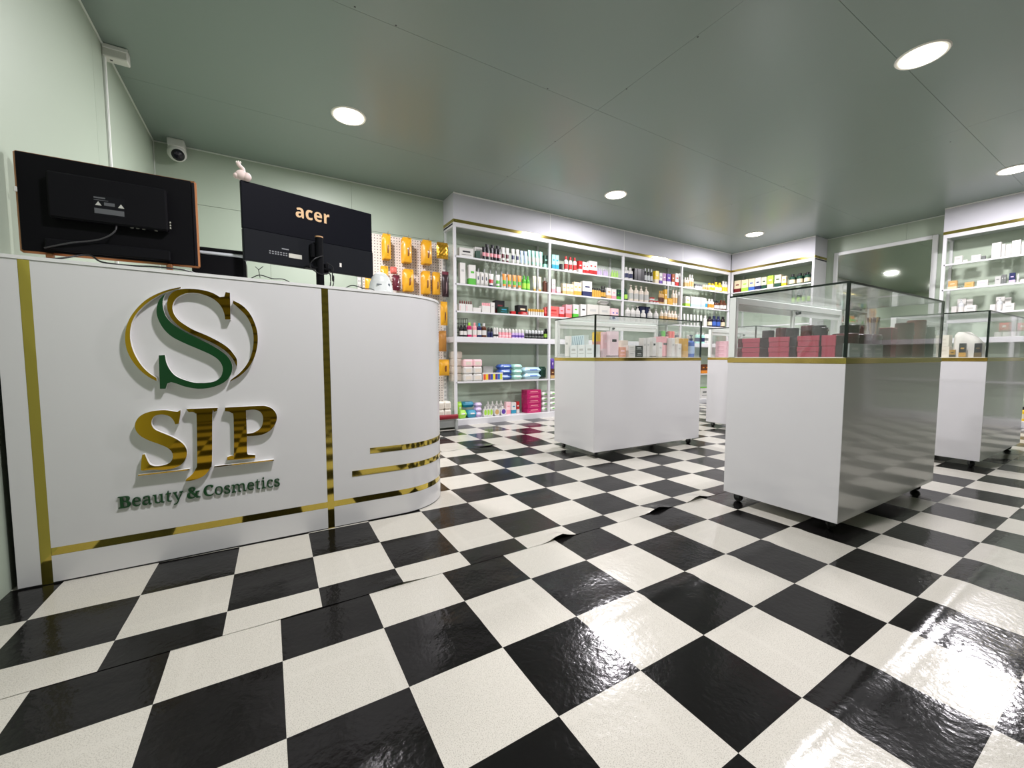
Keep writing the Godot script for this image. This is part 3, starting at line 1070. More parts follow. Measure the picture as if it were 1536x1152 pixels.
	ball(st, Vector3(0.016, 0.016, 0.002), Vector3(0.018, 0.019, 0.018), 12, 8)
	ball(st, Vector3(-0.024, 0.014, 0.002), Vector3(0.011, 0.012, 0.014), 12, 8)
	obj("body", st, pale, t)
	st = begin()
	var nk := bend([Vector3(0.004, 0.034, 0), Vector3(0.002, 0.048, 0), Vector3(-0.008, 0.058, 0), Vector3(-0.014, 0.066, 0)])
	pipe(st, nk, 0.008)
	ball(st, Vector3(-0.014, 0.068, 0), Vector3(0.009, 0.0075, 0.008), 10, 6)
	var nko := obj("neck", st, pale, t)
	st = begin()
	for e in [[-0.020, 0.073], [-0.013, 0.076], [-0.006, 0.074]]:
		ball(st, Vector3(e[0], e[1], 0), Vector3(0.0035, 0.005, 0.0035), 8, 5)
	obj("crest", st, mat("ece6dc", 0.6), nko)
	# wire loops
	for e in [[0.03, -2.14, "thin black wire loop lying on the counter left of the monitor stand"], [0.42, -2.16, "thin black wire lying on the counter right of the monitor stand"]]:
		st = begin()
		var y: float = ctop(e[0] - 0.12) + 0.0175
		pipe(st, bend([Vector3(e[0] - 0.10, y, e[1] - 0.02), Vector3(e[0] - 0.05, y + 0.03, e[1]), Vector3(e[0], y + 0.012, e[1] + 0.05), Vector3(e[0] + 0.05, y + 0.022, e[1] - 0.01), Vector3(e[0] + 0.10, y, e[1] - 0.05)]), 0.0022)
		if e[0] < 0.2:
			pipe(st, [Vector3(e[0] - 0.045, y + 0.02, e[1]), Vector3(e[0] - 0.05, y + 0.055, e[1]), Vector3(e[0] - 0.062, y + 0.066, e[1])], 0.0015)
			pipe(st, [Vector3(e[0] - 0.05, y + 0.053, e[1]), Vector3(e[0] - 0.032, y + 0.07, e[1])], 0.0015)
		var w := obj("wire", st, mat("15161a", 0.4), self)
		w.name = numbered("wire")
		tag(w, e[2], "wire")
	# white dome
	var dx := 0.54
	t = thing("dome_container", "white domed gadget on a grey base near the counter's rounded end", "container", Vector3(dx, ctop(dx - 0.08) + 0.0135, -2.28))
	st = begin()
	box(st, Vector3(-0.075, 0, -0.06), Vector3(0.075, 0.026, 0.06), 0.006)
	obj("base", st, mat("b4bfbb", 0.2), t)
	st = begin()
	lathe(st, [[0.066, 0.026], [0.062, 0.05], [0.056, 0.085], [0.046, 0.11], [0.033, 0.128], [0.016, 0.138], [0.0, 0.141]], Vector3.ZERO, 26)
	lathe(st, [[0.068, 0.026], [0.072, 0.03], [0.068, 0.036]], Vector3.ZERO, 26)
	var dm := obj("dome", st, mat("cfd4d1", 0.28), t)
	st = begin()
	cbox(st, Vector3(-0.022, 0.066, 0.0565), Vector3(0.026, 0.005, 0.004))
	cbox(st, Vector3(0.030, 0.068, 0.051), Vector3(0.012, 0.012, 0.004))
	obj("printed_mark", st, mat("6c7478", 0.5), dm)

# ------------------------------------------------------------------ pegboard rack
func peg_rack() -> void:
	var t := thing("pegboard_rack", "white pegboard retail rack with low base deck against the back wall", "rack", Vector3(0, 0, 0))
	var cream := mat("e6dcd2", 0.45)
	var white := mat("dcdcd8", 0.4)
	var zb := -4.612
	var st := begin()
	var x0 := 0.90
	var y0 := 0.15
	var c := 0.03
	var nx := 31
	var ny := 66
	var r := 0.0055
	for i in nx:
		for j in ny:
			var cx := x0 + (i + 0.5) * c
			var cy := y0 + (j + 0.5) * c
			var inn := []
			var outr := []
			for k in 8:
				var a := TAU * (k + 0.5) / 8.0
				inn.append(Vector3(cx + cos(a) * r, cy + sin(a) * r, zb))
				var m := maxf(absf(cos(a)), absf(sin(a)))
				outr.append(Vector3(cx + cos(a) / m * c / 2, cy + sin(a) / m * c / 2, zb))
			for k in 8:
				var k2 := (k + 1) % 8
				var n := Vector3.BACK
				tri(st, inn[k], outr[k], outr[k2], n, n, n)
				tri(st, inn[k], outr[k2], inn[k2], n, n, n)
				if k % 2 == 0:
					# the corner between two slanted outer points
					var corner := Vector3(cx + signf(outr[k].x - cx + outr[k2].x - cx) * c / 2, cy + signf(outr[k].y - cy + outr[k2].y - cy) * c / 2, zb)
					tri(st, outr[k], corner, outr[k2], n, n, n)
	obj("pegboard_panel", st, cream, t)
	st = begin()
	box(st, Vector3(x0, y0, zb - 0.03), Vector3(x0 + nx * c, y0 + ny * c, zb - 0.02))
	obj("rear_sheet", st, mat("1e1c1a", 0.8), t)
	for x in [0.868, 1.826]:
		st = begin()
		box(st, Vector3(x - 0.018, 0, zb - 0.04), Vector3(x + 0.018, 2.12, zb + 0.004), 0.002)
		var u := obj("upright", st, white, t)
		st = begin()
		for k in 40:
			for s in [-1, 1]:
				cbox(st, Vector3(x + s * 0.007, 0.2 + k * 0.047, zb + 0.0042), Vector3(0.004, 0.022, 0.001))
		obj("slot_row", st, mat("3b3b3a", 0.6), u)
	st = begin()
	box(st, Vector3(0.85, 0.118, zb + 0.002), Vector3(1.78, 0.142, -4.15), 0.003)
	obj("base_deck", st, white, t)
	st = begin()
	box(st, Vector3(0.85, 0.03, -4.2), Vector3(1.775, 0.118, -4.165), 0.002)
	box(st, Vector3(1.76, 0.0, -4.55), Vector3(1.79, 0.11, -4.145), 0.002)
	obj("kick_panel", st, mat("a9adab", 0.4), t)
	st = begin()
	var rail := begin()
	lathe(rail, [[0.026, 0.0], [0.026, 0.93]], Vector3.ZERO, 14, 1.0, 0.45)
	var rl := obj("price_rail", rail, mat("8d1f2a", 0.35), t, Vector3(1.785, 0.15, -4.142))
	rl.rotation.z = PI / 2
	# hooks with hanging packets
	var yel := mat("e0a31c", 0.38, 0.0, 0.3)
	var foil := mat("d2a032", 0.22, 0.75)
	for h in PACKETS:
		var q: Array = h
		st = begin()
		var hx: float = (q[0] + q[2]) / 2.0
		var hy: float = q[1] + 0.004
		pipe(st, [Vector3(hx, hy, zb), Vector3(hx, hy, zb + 0.17), Vector3(hx, hy + 0.012, zb + 0.178)], 0.003, 6)
		obj("peg_hook", st, mat("b9bcbc", 0.3, 0.9), t)
		var w: float = q[2] - q[0]
		var hh: float = q[1] - q[3]
		for k in int(q[5]):
			var lean := (k - 1) * 0.012
			var lab: String = q[6]
			if int(q[5]) > 1:
				lab = ["frontmost ", "middle ", "rearmost "][k if int(q[5]) == 3 else k * 2] + lab
			var p := thing(q[7], lab, "packet", Vector3(hx + lean * 0.4, q[1], zb + 0.135 - k * 0.047), 0.03 * (k - 1), "packets hanging on the pegboard hooks")
			packet(p, w * 0.92, hh, q[4], foil if q[4] == "foil" else (yel if q[4] == "yellow" else mat(q[4], 0.4)))

const PACKETS := [
	[1.089, 2.108, 1.183, 1.839, "yellow", 3, "yellow packet of the top row, first hook from the monitor side", "hair_packet"],
	[1.298, 2.103, 1.410, 1.829, "yellow", 3, "yellow packet of the top row, second hook from the monitor side", "hair_packet"],
	[1.522, 2.107, 1.641, 1.839, "yellow", 3, "yellow packet of the top row, third hook from the monitor side", "hair_packet"],
	[1.685, 2.106, 1.837, 1.915, "foil", 1, "crinkled gold foil packet, top hook beside the back shelving", "foil_packet"],
	[1.064, 1.769, 1.150, 1.50, "yellow", 2, "yellow packet behind the white dome, beside the coral card", "hair_packet"],
	[1.304, 1.764, 1.427, 1.521, "yellow", 3, "yellow packet on the second row hook right of the maroon card", "hair_packet"],
	[1.517, 1.767, 1.619, 1.507, "yellow", 3, "yellow packet in the second row, two hooks right of the maroon card", "hair_packet"],
	[1.640, 1.766, 1.735, 1.508, "yellow", 2, "yellow packet in the second row partly behind the black pouch", "hair_packet"],
	[1.748, 1.783, 1.838, 1.485, "2a1016", 1, "glossy black pouch with window, hung at the rack's right edge", "pouch"],
	[0.905, 1.648, 0.985, 1.40, "yellow", 2, "yellow packet low at the rack's left edge, under the monitor", "hair_packet"],
	[1.164, 1.771, 1.240, 1.692, "d9685c", 1, "small coral card hanging above the maroon card", "card"],
	[1.184, 1.688, 1.272, 1.515, "5e1226", 1, "maroon card with white print hanging behind the white dome", "card"],
	[1.726, 1.440, 1.820, 1.158, "yellow", 1, "flat yellow packet with brush print, just above the counter's curved edge", "brush_packet"],
	[1.715, 1.105, 1.802, 0.859, "b07a34", 2, "clear packet of tan strands hanging below the flat yellow packet", "strand_packet"],
	[1.700, 0.774, 1.837, 0.580, "yellow", 2, "bulging yellow packet on the lowest visible hook of the rack", "hair_packet"]]

func packet(p: Node3D, w: float, h: float, kind: String, m: Material) -> void:
	# a hanging bag: top card, puffed body, crimped foot; origin at the top middle
	var st := begin()
	cushion(st, Vector3(0, -h * 0.53, 0), w, h * 0.86, 0.036, 5 if kind != "foil" else 7, 0.004 if kind != "foil" else 0.012)
	obj("bag_body", st, m, p)
	st = begin()
	box(st, Vector3(-w * 0.46, -h * 0.12, -0.002), Vector3(w * 0.46, 0.0, 0.002))
	obj("header_card", st, m if kind != "2a1016" else mat("6b2434", 0.4), p)
	if kind == "yellow" or kind == "2a1016":
		st = begin()
		cushion(st, Vector3(w * 0.1, -h * 0.56, 0.012), w * 0.3, h * 0.56, 0.022, 3, 0.001)
		obj("window", st, mat("7a4a1e" if kind == "yellow" else "8a6f72", 0.2, 0.0, 0.6), p)
	if kind == "5e1226":
		st = begin()
		box(st, Vector3(w * 0.1, -h * 0.5, 0.0185), Vector3(w * 0.34, -h * 0.36, 0.0192))
		box(st, Vector3(w * 0.05, -h * 0.74, 0.0185), Vector3(w * 0.34, -h * 0.7, 0.0192))
		obj("white_print", st, mat("d8cfd0", 0.5), p)

func cushion(st: SurfaceTool, c: Vector3, w: float, h: float, d: float, n: int, wob: float, axis := 2) -> void:
	# a pillow: flat crimped rim, puffed middle; thickness along z (axis 2) or y (axis 1)
	var ph := c.x * 37.0 + c.y * 11.0 + w * 91.0
	var grid := []
	for s in [1.0, -1.0]:
		var rows := []
		for j in n + 1:
			var row := []
			for i in n + 1:
				var u := 2.0 * i / n - 1.0
				var v := 2.0 * j / n - 1.0
				var puff := pow(maxf(0.0, 1.0 - pow(absf(u), 9.0)), 0.4) * pow(maxf(0.0, 1.0 - pow(absf(v), 9.0)), 0.4)
				var t := d / 2.0 * puff + 0.001 + wob * puff * sin(u * 9.0 + ph) * cos(v * 11.0 + ph * 1.7)
				var p := Vector3(u * w / 2.0 * (1.0 - 0.04 * absf(v)), v * h / 2.0, s * t)
				if axis == 1:
					p = Vector3(p.x, p.z, p.y)
				row.append(c + p)
			rows.append(row)
		grid.append(rows)
	for s in 2:
		var g: Array = grid[s]
		var out := Vector3(0, 0, 1 - 2 * s) if axis == 2 else Vector3(0, 1 - 2 * s, 0)
		for j in n:
			for i in n:
				var ns := []
				for q in [[i, j], [i + 1, j], [i + 1, j + 1], [i, j + 1]]:
					var du: Vector3 = g[q[1]][mini(q[0] + 1, n)] - g[q[1]][maxi(q[0] - 1, 0)]
					var dv: Vector3 = g[mini(q[1] + 1, n)][q[0]] - g[maxi(q[1] - 1, 0)][q[0]]
					var nn := du.cross(dv).normalized()
					ns.append(nn if nn.dot(out) >= 0.0 else -nn)
				tri(st, g[j][i], g[j][i + 1], g[j + 1][i + 1], ns[0], ns[1], ns[2])
				tri(st, g[j][i], g[j + 1][i + 1], g[j + 1][i], ns[0], ns[2], ns[3])
		if s == 0:
			for k in n:
				for e in [[0, k, 0, k + 1], [n, k, n, k + 1], [k, 0, k + 1, 0], [k, n, k + 1, n]]:
					var a: Vector3 = grid[0][e[0]][e[1]]
					var b: Vector3 = grid[0][e[2]][e[3]]
					face(st, [a, b, grid[1][e[2]][e[3]], grid[1][e[0]][e[1]]], (a + b) / 2.0 - c)

# ------------------------------------------------------------------ fittings on the walls
func small_fittings() -> void:
	# wall mirror
	var t := thing("wall_mirror", "tall tinted wall mirror in a white frame on the right wall", "mirror", Vector3(7.618, 0, -2.38))
	var st := begin()
	var white := mat("dadcdb", 0.35)
	var za := -0.575
	var zb := 0.575
	box(st, Vector3(-0.03, 0.35, za), Vector3(0, 2.41, za + 0.055), 0.004)
	box(st, Vector3(-0.03, 0.35, zb - 0.055), Vector3(0, 2.41, zb), 0.004)
	box(st, Vector3(-0.03, 2.36, za + 0.055), Vector3(0, 2.41, zb - 0.055), 0.004)
	box(st, Vector3(-0.03, 0.35, za + 0.055), Vector3(0, 0.40, zb - 0.055), 0.004)
	obj("mirror_frame", st, white, t)
	st = begin()
	box(st, Vector3(-0.014, 0.40, za + 0.055), Vector3(-0.002, 2.36, zb - 0.055))
	obj("mirror_glass", st, mat("b9bfb2", 0.03, 1.0), t)
	# junction box and trunking on the left wall
	t = thing("junction_box", "white electrical junction box under the ceiling on the left wall", "box", Vector3(-0.777, 2.58, -3.44))
	st = begin()
	box(st, Vector3(0, 0, -0.035), Vector3(0.115, 0.07, 0.035), 0.005)
	obj("box_body", st, mat("dcdcd4", 0.45), t)
	st = begin()
	box(st, Vector3(0.004, 0.045, 0.033), Vector3(0.118, 0.068, 0.041), 0.003)
	obj("lid", st, mat("e6e6e0", 0.45), t)
	st = begin()
	cbox(st, Vector3(0.035, -0.0005, 0.0), Vector3(0.012, 0.002, 0.01))
	obj("cable_hole", st, mat("1b1b1b", 0.6), t)
	t = thing("cable_trunking", "thin white cable trunking running down the left wall behind the television", "trunking", Vector3(-0.777, 1.2, -3.42))
	st = begin()
	box(st, Vector3(0, 0, -0.011), Vector3(0.012, 1.385, 0.011), 0.002)
	obj("channel", st, mat("d9ddd6", 0.45), t)
	st = begin()
	box(st, Vector3(0.012, 0, -0.008), Vector3(0.015, 1.385, 0.008), 0.001)
	obj("snap_cover", st, mat("eceee8", 0.4), t)
	# security camera
	t = thing("security_camera", "white dome security camera with black lens in the far left corner", "camera", Vector3(-0.605, CEIL, -4.585))
	st = begin()
	box(st, Vector3(-0.058, -0.062, -0.07), Vector3(0.058, 0, 0.055), 0.006)
	obj("mount_box", st, mat("cfd0ca", 0.45), t)
	st = begin()
	lathe(st, [[0.05, -0.085], [0.064, -0.062]], Vector3.ZERO, 22)
	ball(st, Vector3(0, -0.105, 0.006), Vector3(0.068, 0.066, 0.068), 22, 14)
	var shell := obj("ball_housing", st, mat("e4e4de", 0.35), t)
	st = begin()
	lathe(st, [[0.046, 0.0], [0.046, 0.006], [0.030, 0.018], [0.0, 0.021]], Vector3.ZERO, 22)
	var lens := obj("lens", st, mat("10131a", 0.12), shell, Vector3(0.012, -0.132, 0.049))
	lens.rotation = Vector3(2.1, 0.25, 0)

# ------------------------------------------------------------------ products
var spot_frame := Transform3D()
var spot_y := 0.0
var spot_place := ""
var frames := {}
const PLAIN := ["b3b4b0", "17161a", "6b6e6c", "c8cbcc"]
const ORD := ["first", "second", "third", "fourth", "fifth", "sixth", "seventh", "eighth", "ninth"]
const KINDS := {
	"carton": ["carton", "box"], "tube": ["squeeze_tube", "tube"], "bottle": ["bottle", "bottle"], "pump": ["pump_bottle", "bottle"], "jar": ["jar", "jar"],
	"rollon": ["roll_on_bottle", "bottle"], "pack": ["soft_pack", "pack"], "soft": ["wrapped_pack", "pack"], "crate": ["wire_crate", "crate"], "striped": ["striped_box", "box"],
	"striped2": ["striped_carton", "box"], "glassbox": ["clear_gift_box", "box"], "can": ["tin_can", "can"], "gift": ["gift_box", "box"], "flat": ["flat_bottle", "bottle"], "tin": ["round_tin", "tin"],
	"sticks": ["stick_tumbler", "tumbler"], "cloth": ["draped_cloth", "cloth"]}

func frame(key: String) -> Transform3D:
	if frames.is_empty():
		frames["back"] = Transform3D(Basis(), Vector3(0, 0, -4.37))
		frames["r1"] = Transform3D(Basis(Vector3.UP, -PI / 2), Vector3(7.225, 0, -4.37))
		frames["r2"] = Transform3D(Basis(Vector3.UP, -PI / 2), Vector3(7.31, 0, -1.695))
		frames["A"] = Transform3D(Basis(Vector3.UP, -0.033), Vector3(2.147, 0, -2.352))
		frames["B"] = Transform3D(Basis(Vector3.UP, -0.008), Vector3(2.146, 0, -0.772))
		frames["C"] = Transform3D(Basis(Vector3.UP, -0.006), Vector3(4.307, 0, -0.739))
		frames["D"] = Transform3D(Basis(), Vector3(4.335, 0, -2.335))
		frames["G"] = Transform3D(Basis(), Vector3(0, 0, -4.14))
	return frames[key]

func row(key: String, y: float, place: String) -> void:
	spot_frame = frame(key)
	spot_y = y
	spot_place = place

func put(kind: String, desc: String, x: float, step: float, n: int, w: float, h: float, d: float, z: float, y: float, cols: String, turn := 0.0) -> void:
	for i in n:
		var lab := desc + ", " + spot_place
		if n > 1:
			lab = "%s %s from left, %s" % [ORD[i], desc, spot_place]
		var jit := rng.randf_range(-0.06, 0.06)
		stand(kind, lab, spot_frame * Transform3D(Basis(Vector3.UP, turn + jit), Vector3(x + step * i, y + 0.0004, z)), Vector3(w, h, d), cols, (desc + " run, " + spot_place) if n > 1 else "")

func spot(key: String, place: String, kind: String, desc: String, at: Vector3, size: Vector3, cols: String, turn: float) -> void:
	stand(kind, desc + ", in the " + place if key != "G" else desc + ", on the " + place, frame(key) * Transform3D(Basis(Vector3.UP, turn), at + Vector3(0, 0.0004, 0)), size, cols, "")

func stand(kind: String, label: String, tr: Transform3D, size: Vector3, cols: String, group: String) -> void:
	var key := "%s %.3f %.3f %.3f %s" % [kind, size.x, size.y, size.z, cols]
	var o: Node3D
	if protos.has(key):
		o = protos[key].duplicate()
	else:
		o = make(kind, size, cols.split(","))
		protos[key] = o
	o.name = numbered(KINDS[kind][0])
	add_child(o)
	o.transform = tr
	tag(o, label, KINDS[kind][1], group)

func make(kind: String, s: Vector3, c: PackedStringArray) -> Node3D:
	var o := Node3D.new()
	var w := s.x
	var h := s.y
	var d := s.z
	var c0 := c[0]
	var c1 := c[1] if c.size() > 1 else c[0]
	var c2 := c[2] if c.size() > 2 else c1
	var gloss := mat(c0, 0.32)
	var st := begin()
	match kind:
		"carton":
			box(st, Vector3(-w / 2, 0, -d / 2), Vector3(w / 2, h, d / 2), 0.0012)
			obj("carton_body", st, gloss, o)
			if c.size() > 1:
				st = begin()
				if h > w * 1.3:
					box(st, Vector3(-w / 2 - 0.0004, h * 0.03, -d / 2 - 0.0004), Vector3(w / 2 + 0.0004, h * (0.34 if PLAIN.find(c1) < 0 else 0.06), d / 2 + 0.0005))
					obj("printed_band", st, mat(c1, 0.4), o)
					st = begin()
					cbox(st, Vector3(0, h * 0.64, d / 2), Vector3(w * 0.5, h * 0.1, 0.001))
				else:
					cbox(st, Vector3(0, h * 0.62, d / 2), Vector3(w * 0.55, h * 0.16, 0.001))
					obj("printed_panel", st, mat(c1, 0.4), o)
					st = begin()
					cbox(st, Vector3(0, h * 0.3, d / 2), Vector3(w * 0.7, h * 0.05, 0.001))
				obj("printed_line", st, mat(c1, 0.4), o)
		"gift":
			box(st, Vector3(-w / 2 + 0.0015, 0, -d / 2 + 0.0015), Vector3(w / 2 - 0.0015, h * 0.5, d / 2 - 0.0015), 0.001)
			obj("box_base", st, mat(c0, 0.4), o)
			st = begin()
			box(st, Vector3(-w / 2 - 0.001, h * 0.5, -d / 2 - 0.001), Vector3(w / 2 + 0.001, h - 0.001, d / 2 + 0.001), 0.002)
			obj("box_lid", st, mat(c0, 0.35), o)
			st = begin()
			for x in [-w / 2 - 0.0012, w / 2 + 0.0012]:
				cbox(st, Vector3(x, h * 0.5, 0), Vector3(0.0008, h * 0.96, d * 0.96))
			obj("dark_side", st, mat(c1, 0.45), o)
		"striped", "striped2":
			box(st, Vector3(-w / 2, 0, -d / 2), Vector3(w / 2, h, d / 2), 0.001)
			obj("carton_body", st, gloss, o)
			if kind == "striped":
				var bars := ["d8502c", "e8c020", "7a2a6a", "2f4aa0", "e0d020", "5a2a7a", "2f6ab0", "c8d040"]
				for k in 8:
					st = begin()
					cbox(st, Vector3((k - 3.5) * w * 0.118, h * 0.48, d / 2), Vector3(w * 0.112, h * 0.72, 0.001))
					obj("color_bar", st, mat(bars[k], 0.4), o)
			else:
				st = begin()
				for k in 7:
					var x := (k - 3.4) * w * 0.13
					prism(st, PackedVector2Array([Vector2(x - w * 0.06, h * 0.3), Vector2(x - w * 0.03, h * 0.3), Vector2(x + w * 0.06, h * 0.96), Vector2(x + w * 0.03, h * 0.96)]), d / 2 - 0.001, d / 2 + 0.0005)
				obj("slanted_bars", st, mat("54788c", 0.4), o)
		"tube":
			lathe(st, [[w * 0.32, 0.0], [w * 0.34, 0.004], [w * 0.35, h * 0.17], [w * 0.33, h * 0.18]], Vector3.ZERO, 12, 1.0, 0.8)
			obj("cap", st, mat(c1, 0.35), o)
			st = begin()
			loft(st, w, h, 0.18, 1.0, 0.0)
			obj("tube_body", st, gloss, o)
			st = begin()
			loft(st, w, h, 0.32, 0.58, 0.0006)
			obj("printed_band", st, mat(c2, 0.4), o)
		"bottle", "pump":
			var r := minf(w, 0.09) / 2.0
			var kz := clampf(d / w, 0.5, 1.0)
			var sh := 0.74 if kind == "bottle" else 0.70
			lathe(st, [[r * 0.93, 0.0], [r, 0.004], [r, h * (sh - 0.06)], [r * 0.93, h * (sh - 0.02)], [r * 0.75, h * (sh + 0.02)], [r * 0.42, h * (sh + 0.05)], [r * 0.40, h * (sh + 0.08)]], Vector3.ZERO, 14, 1.0, kz)
			obj("bottle_body", st, gloss, o)
			st = begin()
			if kind == "bottle":
				lathe(st, [[r * 0.50, h * (sh + 0.05)], [r * 0.50, h * 0.98], [r * 0.46, h]], Vector3.ZERO, 12)
				obj("cap", st, mat(c1, 0.35), o)
			else:
				lathe(st, [[r * 0.46, h * (sh + 0.05)], [r * 0.46, h * 0.85], [r * 0.16, h * 0.86], [r * 0.16, h * 0.94], [r * 0.42, h * 0.95], [r * 0.36, h]], Vector3.ZERO, 12)
				cbox(st, Vector3(-r * 0.5, h * 0.965, r * 0.2), Vector3(r * 0.9, h * 0.035, r * 0.24), 0.001)
				obj("pump_head", st, mat(c1, 0.35), o)
			st = begin()
			lathe(st, [[r * 1.012, h * 0.16], [r * 1.012, h * 0.5]], Vector3.ZERO, 14, 1.0, kz)
			obj("label", st, mat(c2 if c.size() > 2 else c0, 0.45), o)
		"flat":
			var out := PackedVector2Array()
			for k in 9:
				var a := PI * k / 8.0
				out.append(Vector2(cos(a) * w / 2, h * 0.5 + sin(a) * h * 0.32))
			for k in 5:
				var a := PI + PI * k / 4.0
				out.append(Vector2(cos(a) * w * 0.46, 0.012 + sin(a) * 0.012))
			prism(st, out, -d / 2, d / 2)
			obj("bottle_body", st, gloss, o)
			st = begin()
			cbox(st, Vector3(0, h * 0.9, 0), Vector3(w * 0.34, h * 0.2, minf(d * 0.8, w * 0.34)), 0.002)
			obj("cap", st, mat(c1, 0.35), o)
			st = begin()
			out = PackedVector2Array()
			for k in 14:
				out.append(Vector2(cos(TAU * k / 14) * w * 0.36, h * 0.42 + sin(TAU * k / 14) * h * 0.28))
			prism(st, out, d / 2, d / 2 + 0.001)
			obj("oval_label", st, mat(c2, 0.45), o)
		"jar":
			var r := w / 2
			lathe(st, [[r * 0.9, 0], [r, 0.003], [r, h * 0.62], [r * 0.9, h * 0.66]], Vector3.ZERO, 14)
			obj("jar_body", st, gloss, o)
			st = begin()
			lathe(st, [[r * 1.03, h * 0.62], [r * 1.03, h * 0.95], [r * 0.95, h]], Vector3.ZERO, 14)
			obj("lid", st, mat(c1, 0.35), o)
		"rollon":
			var r := w / 2
			lathe(st, [[r * 0.85, 0], [r * 0.95, 0.003], [r * 0.98, h * 0.45], [r * 0.8, h * 0.6]], Vector3.ZERO, 12)
			obj("bottle_body", st, gloss, o)
			st = begin()
			lathe(st, [[r * 0.86, h * 0.6], [r * 0.86, h * 0.82], [r * 0.7, h * 0.92], [r * 0.4, h * 0.98], [0.0, h]], Vector3.ZERO, 12)
			obj("cap", st, mat(c1, 0.35), o)
			if c.size() > 2:
				st = begin()
				lathe(st, [[r * 1.0, h * 0.15], [r * 1.0, h * 0.32]], Vector3.ZERO, 12)
				obj("label", st, mat(c2, 0.45), o)
		"can":
			var r := w / 2
			lathe(st, [[r * 0.9, 0], [r, h * 0.03], [r, h * 0.95], [r * 0.88, h]], Vector3.ZERO, 14)
			obj("can_body", st, gloss, o)
			st = begin()
			lathe(st, [[r * 1.01, h * 0.2], [r * 1.01, h * 0.42]], Vector3.ZERO, 14)
			obj("label", st, mat(c1, 0.45), o)
		"tin":
			var r := w / 2
			lathe(st, [[r * 0.97, 0], [r * 0.97, h * 0.72]], Vector3.ZERO, 20)
			obj("tin_body", st, mat(c0, 0.4), o)
			st = begin()
			lathe(st, [[r, h * 0.68], [r, h * 0.97], [r * 0.95, h]], Vector3.ZERO, 20)
			obj("lid", st, mat(c1, 0.35), o)
			st = begin()
			cbox(st, Vector3(0.0, h * 0.68, r + 0.001), Vector3(0.010, minf(0.02, h * 0.3), 0.004), 0.001)
			obj("clasp", st, mat("8a817c", 0.35, 0.7), o)
		"soft":
			box(st, Vector3(-w / 2, 0.0002, -d / 2), Vector3(w / 2, h - 0.0004, d / 2), 0.013)
			obj("pack_body", st, gloss, o)
			st = begin()
			box(st, Vector3(-w * 0.3, h * 0.25, d / 2 - 0.001), Vector3(w * 0.3, h * 0.7, d / 2 + 0.0006))
			obj("printed_panel", st, mat(c1 if c.size() > 1 else "d9cfc0", 0.4), o)
		"pack":
			if kind == "pack" and h > d * 1.1:
				cushion(st, Vector3(0, h / 2, 0), w, h, d, 8, 0.0015)
			else:
				cushion(st, Vector3(0, h / 2, 0), w, d, h - 0.006, 8, 0.001, 1)
			obj("pack_body", st, gloss, o)
			if c.size() > 1:
				st = begin()
				if kind == "pack" and h > d * 1.1:
					cushion(st, Vector3(0, h * 0.55, d * 0.22), w * 0.55, h * 0.45, d * 0.6, 4, 0.0)
				else:
					cushion(st, Vector3(0, h * 0.52, d * 0.16), w * 0.6, d * 0.7, h * 0.86, 4, 0.0, 1)
				obj("printed_panel", st, mat(c1, 0.4), o)
		"crate":
			for k in 5:
				for s_ in [-1, 1]:
					pipe(st, [Vector3(-w / 2, 0.0035 + h * k / 4.0, s_ * d / 2), Vector3(w / 2, 0.0035 + h * k / 4.0, s_ * d / 2)], 0.0025, 6)
					pipe(st, [Vector3(s_ * w / 2, 0.0035 + h * k / 4.0, -d / 2), Vector3(s_ * w / 2, 0.0035 + h * k / 4.0, d / 2)], 0.0025, 6)
			for k in 5:
				for s_ in [-1, 1]:
					pipe(st, [Vector3(-w / 2 + w * k / 4.0, 0, s_ * d / 2), Vector3(-w / 2 + w * k / 4.0, h, s_ * d / 2)], 0.0025, 6)
			obj("wire_frame", st, mat(c0, 0.4), o)
			st = begin()
			box(st, Vector3(-w / 2, 0.0, -d / 2), Vector3(w / 2, 0.004, d / 2))
			obj("base", st, mat(c0, 0.5), o)
		"glassbox":
			box(st, Vector3(-w / 2, 0, -d / 2), Vector3(w / 2, h, d / 2), 0.002)
			obj("clear_shell", st, glass_mat("eef4f0", 0.12, "pack"), o)
			for k in 3:
				st = begin()
				var r := w * 0.13
				lathe(st, [[r, 0.002], [r, h * 0.55], [r * 0.5, h * 0.62], [r * 0.45, h * 0.8]], Vector3((k - 1) * w * 0.3, 0, 0), 10)
				obj("small_bottle", st, mat(c1, 0.3), o)
		"sticks":
			lathe(st, [[w * 0.40, 0.0], [w * 0.5, h * 0.7], [w * 0.48, h * 0.7], [w * 0.38, 0.003]], Vector3.ZERO, 16)
			obj("tumbler", st, glass_mat("e8f2ec", 0.15, "pack"), o)
			for k in 9:
				st = begin()
				var a := TAU * k / 9.0
				pipe(st, [Vector3(cos(a) * w * 0.22, 0.004, sin(a) * w * 0.22), Vector3(cos(a) * w * 0.4, h, sin(a) * w * 0.4)], w * 0.07, 6)
				obj("gold_stick", st, mat(c0 if k % 2 else "6b4a1c", 0.3, 0.5), o)
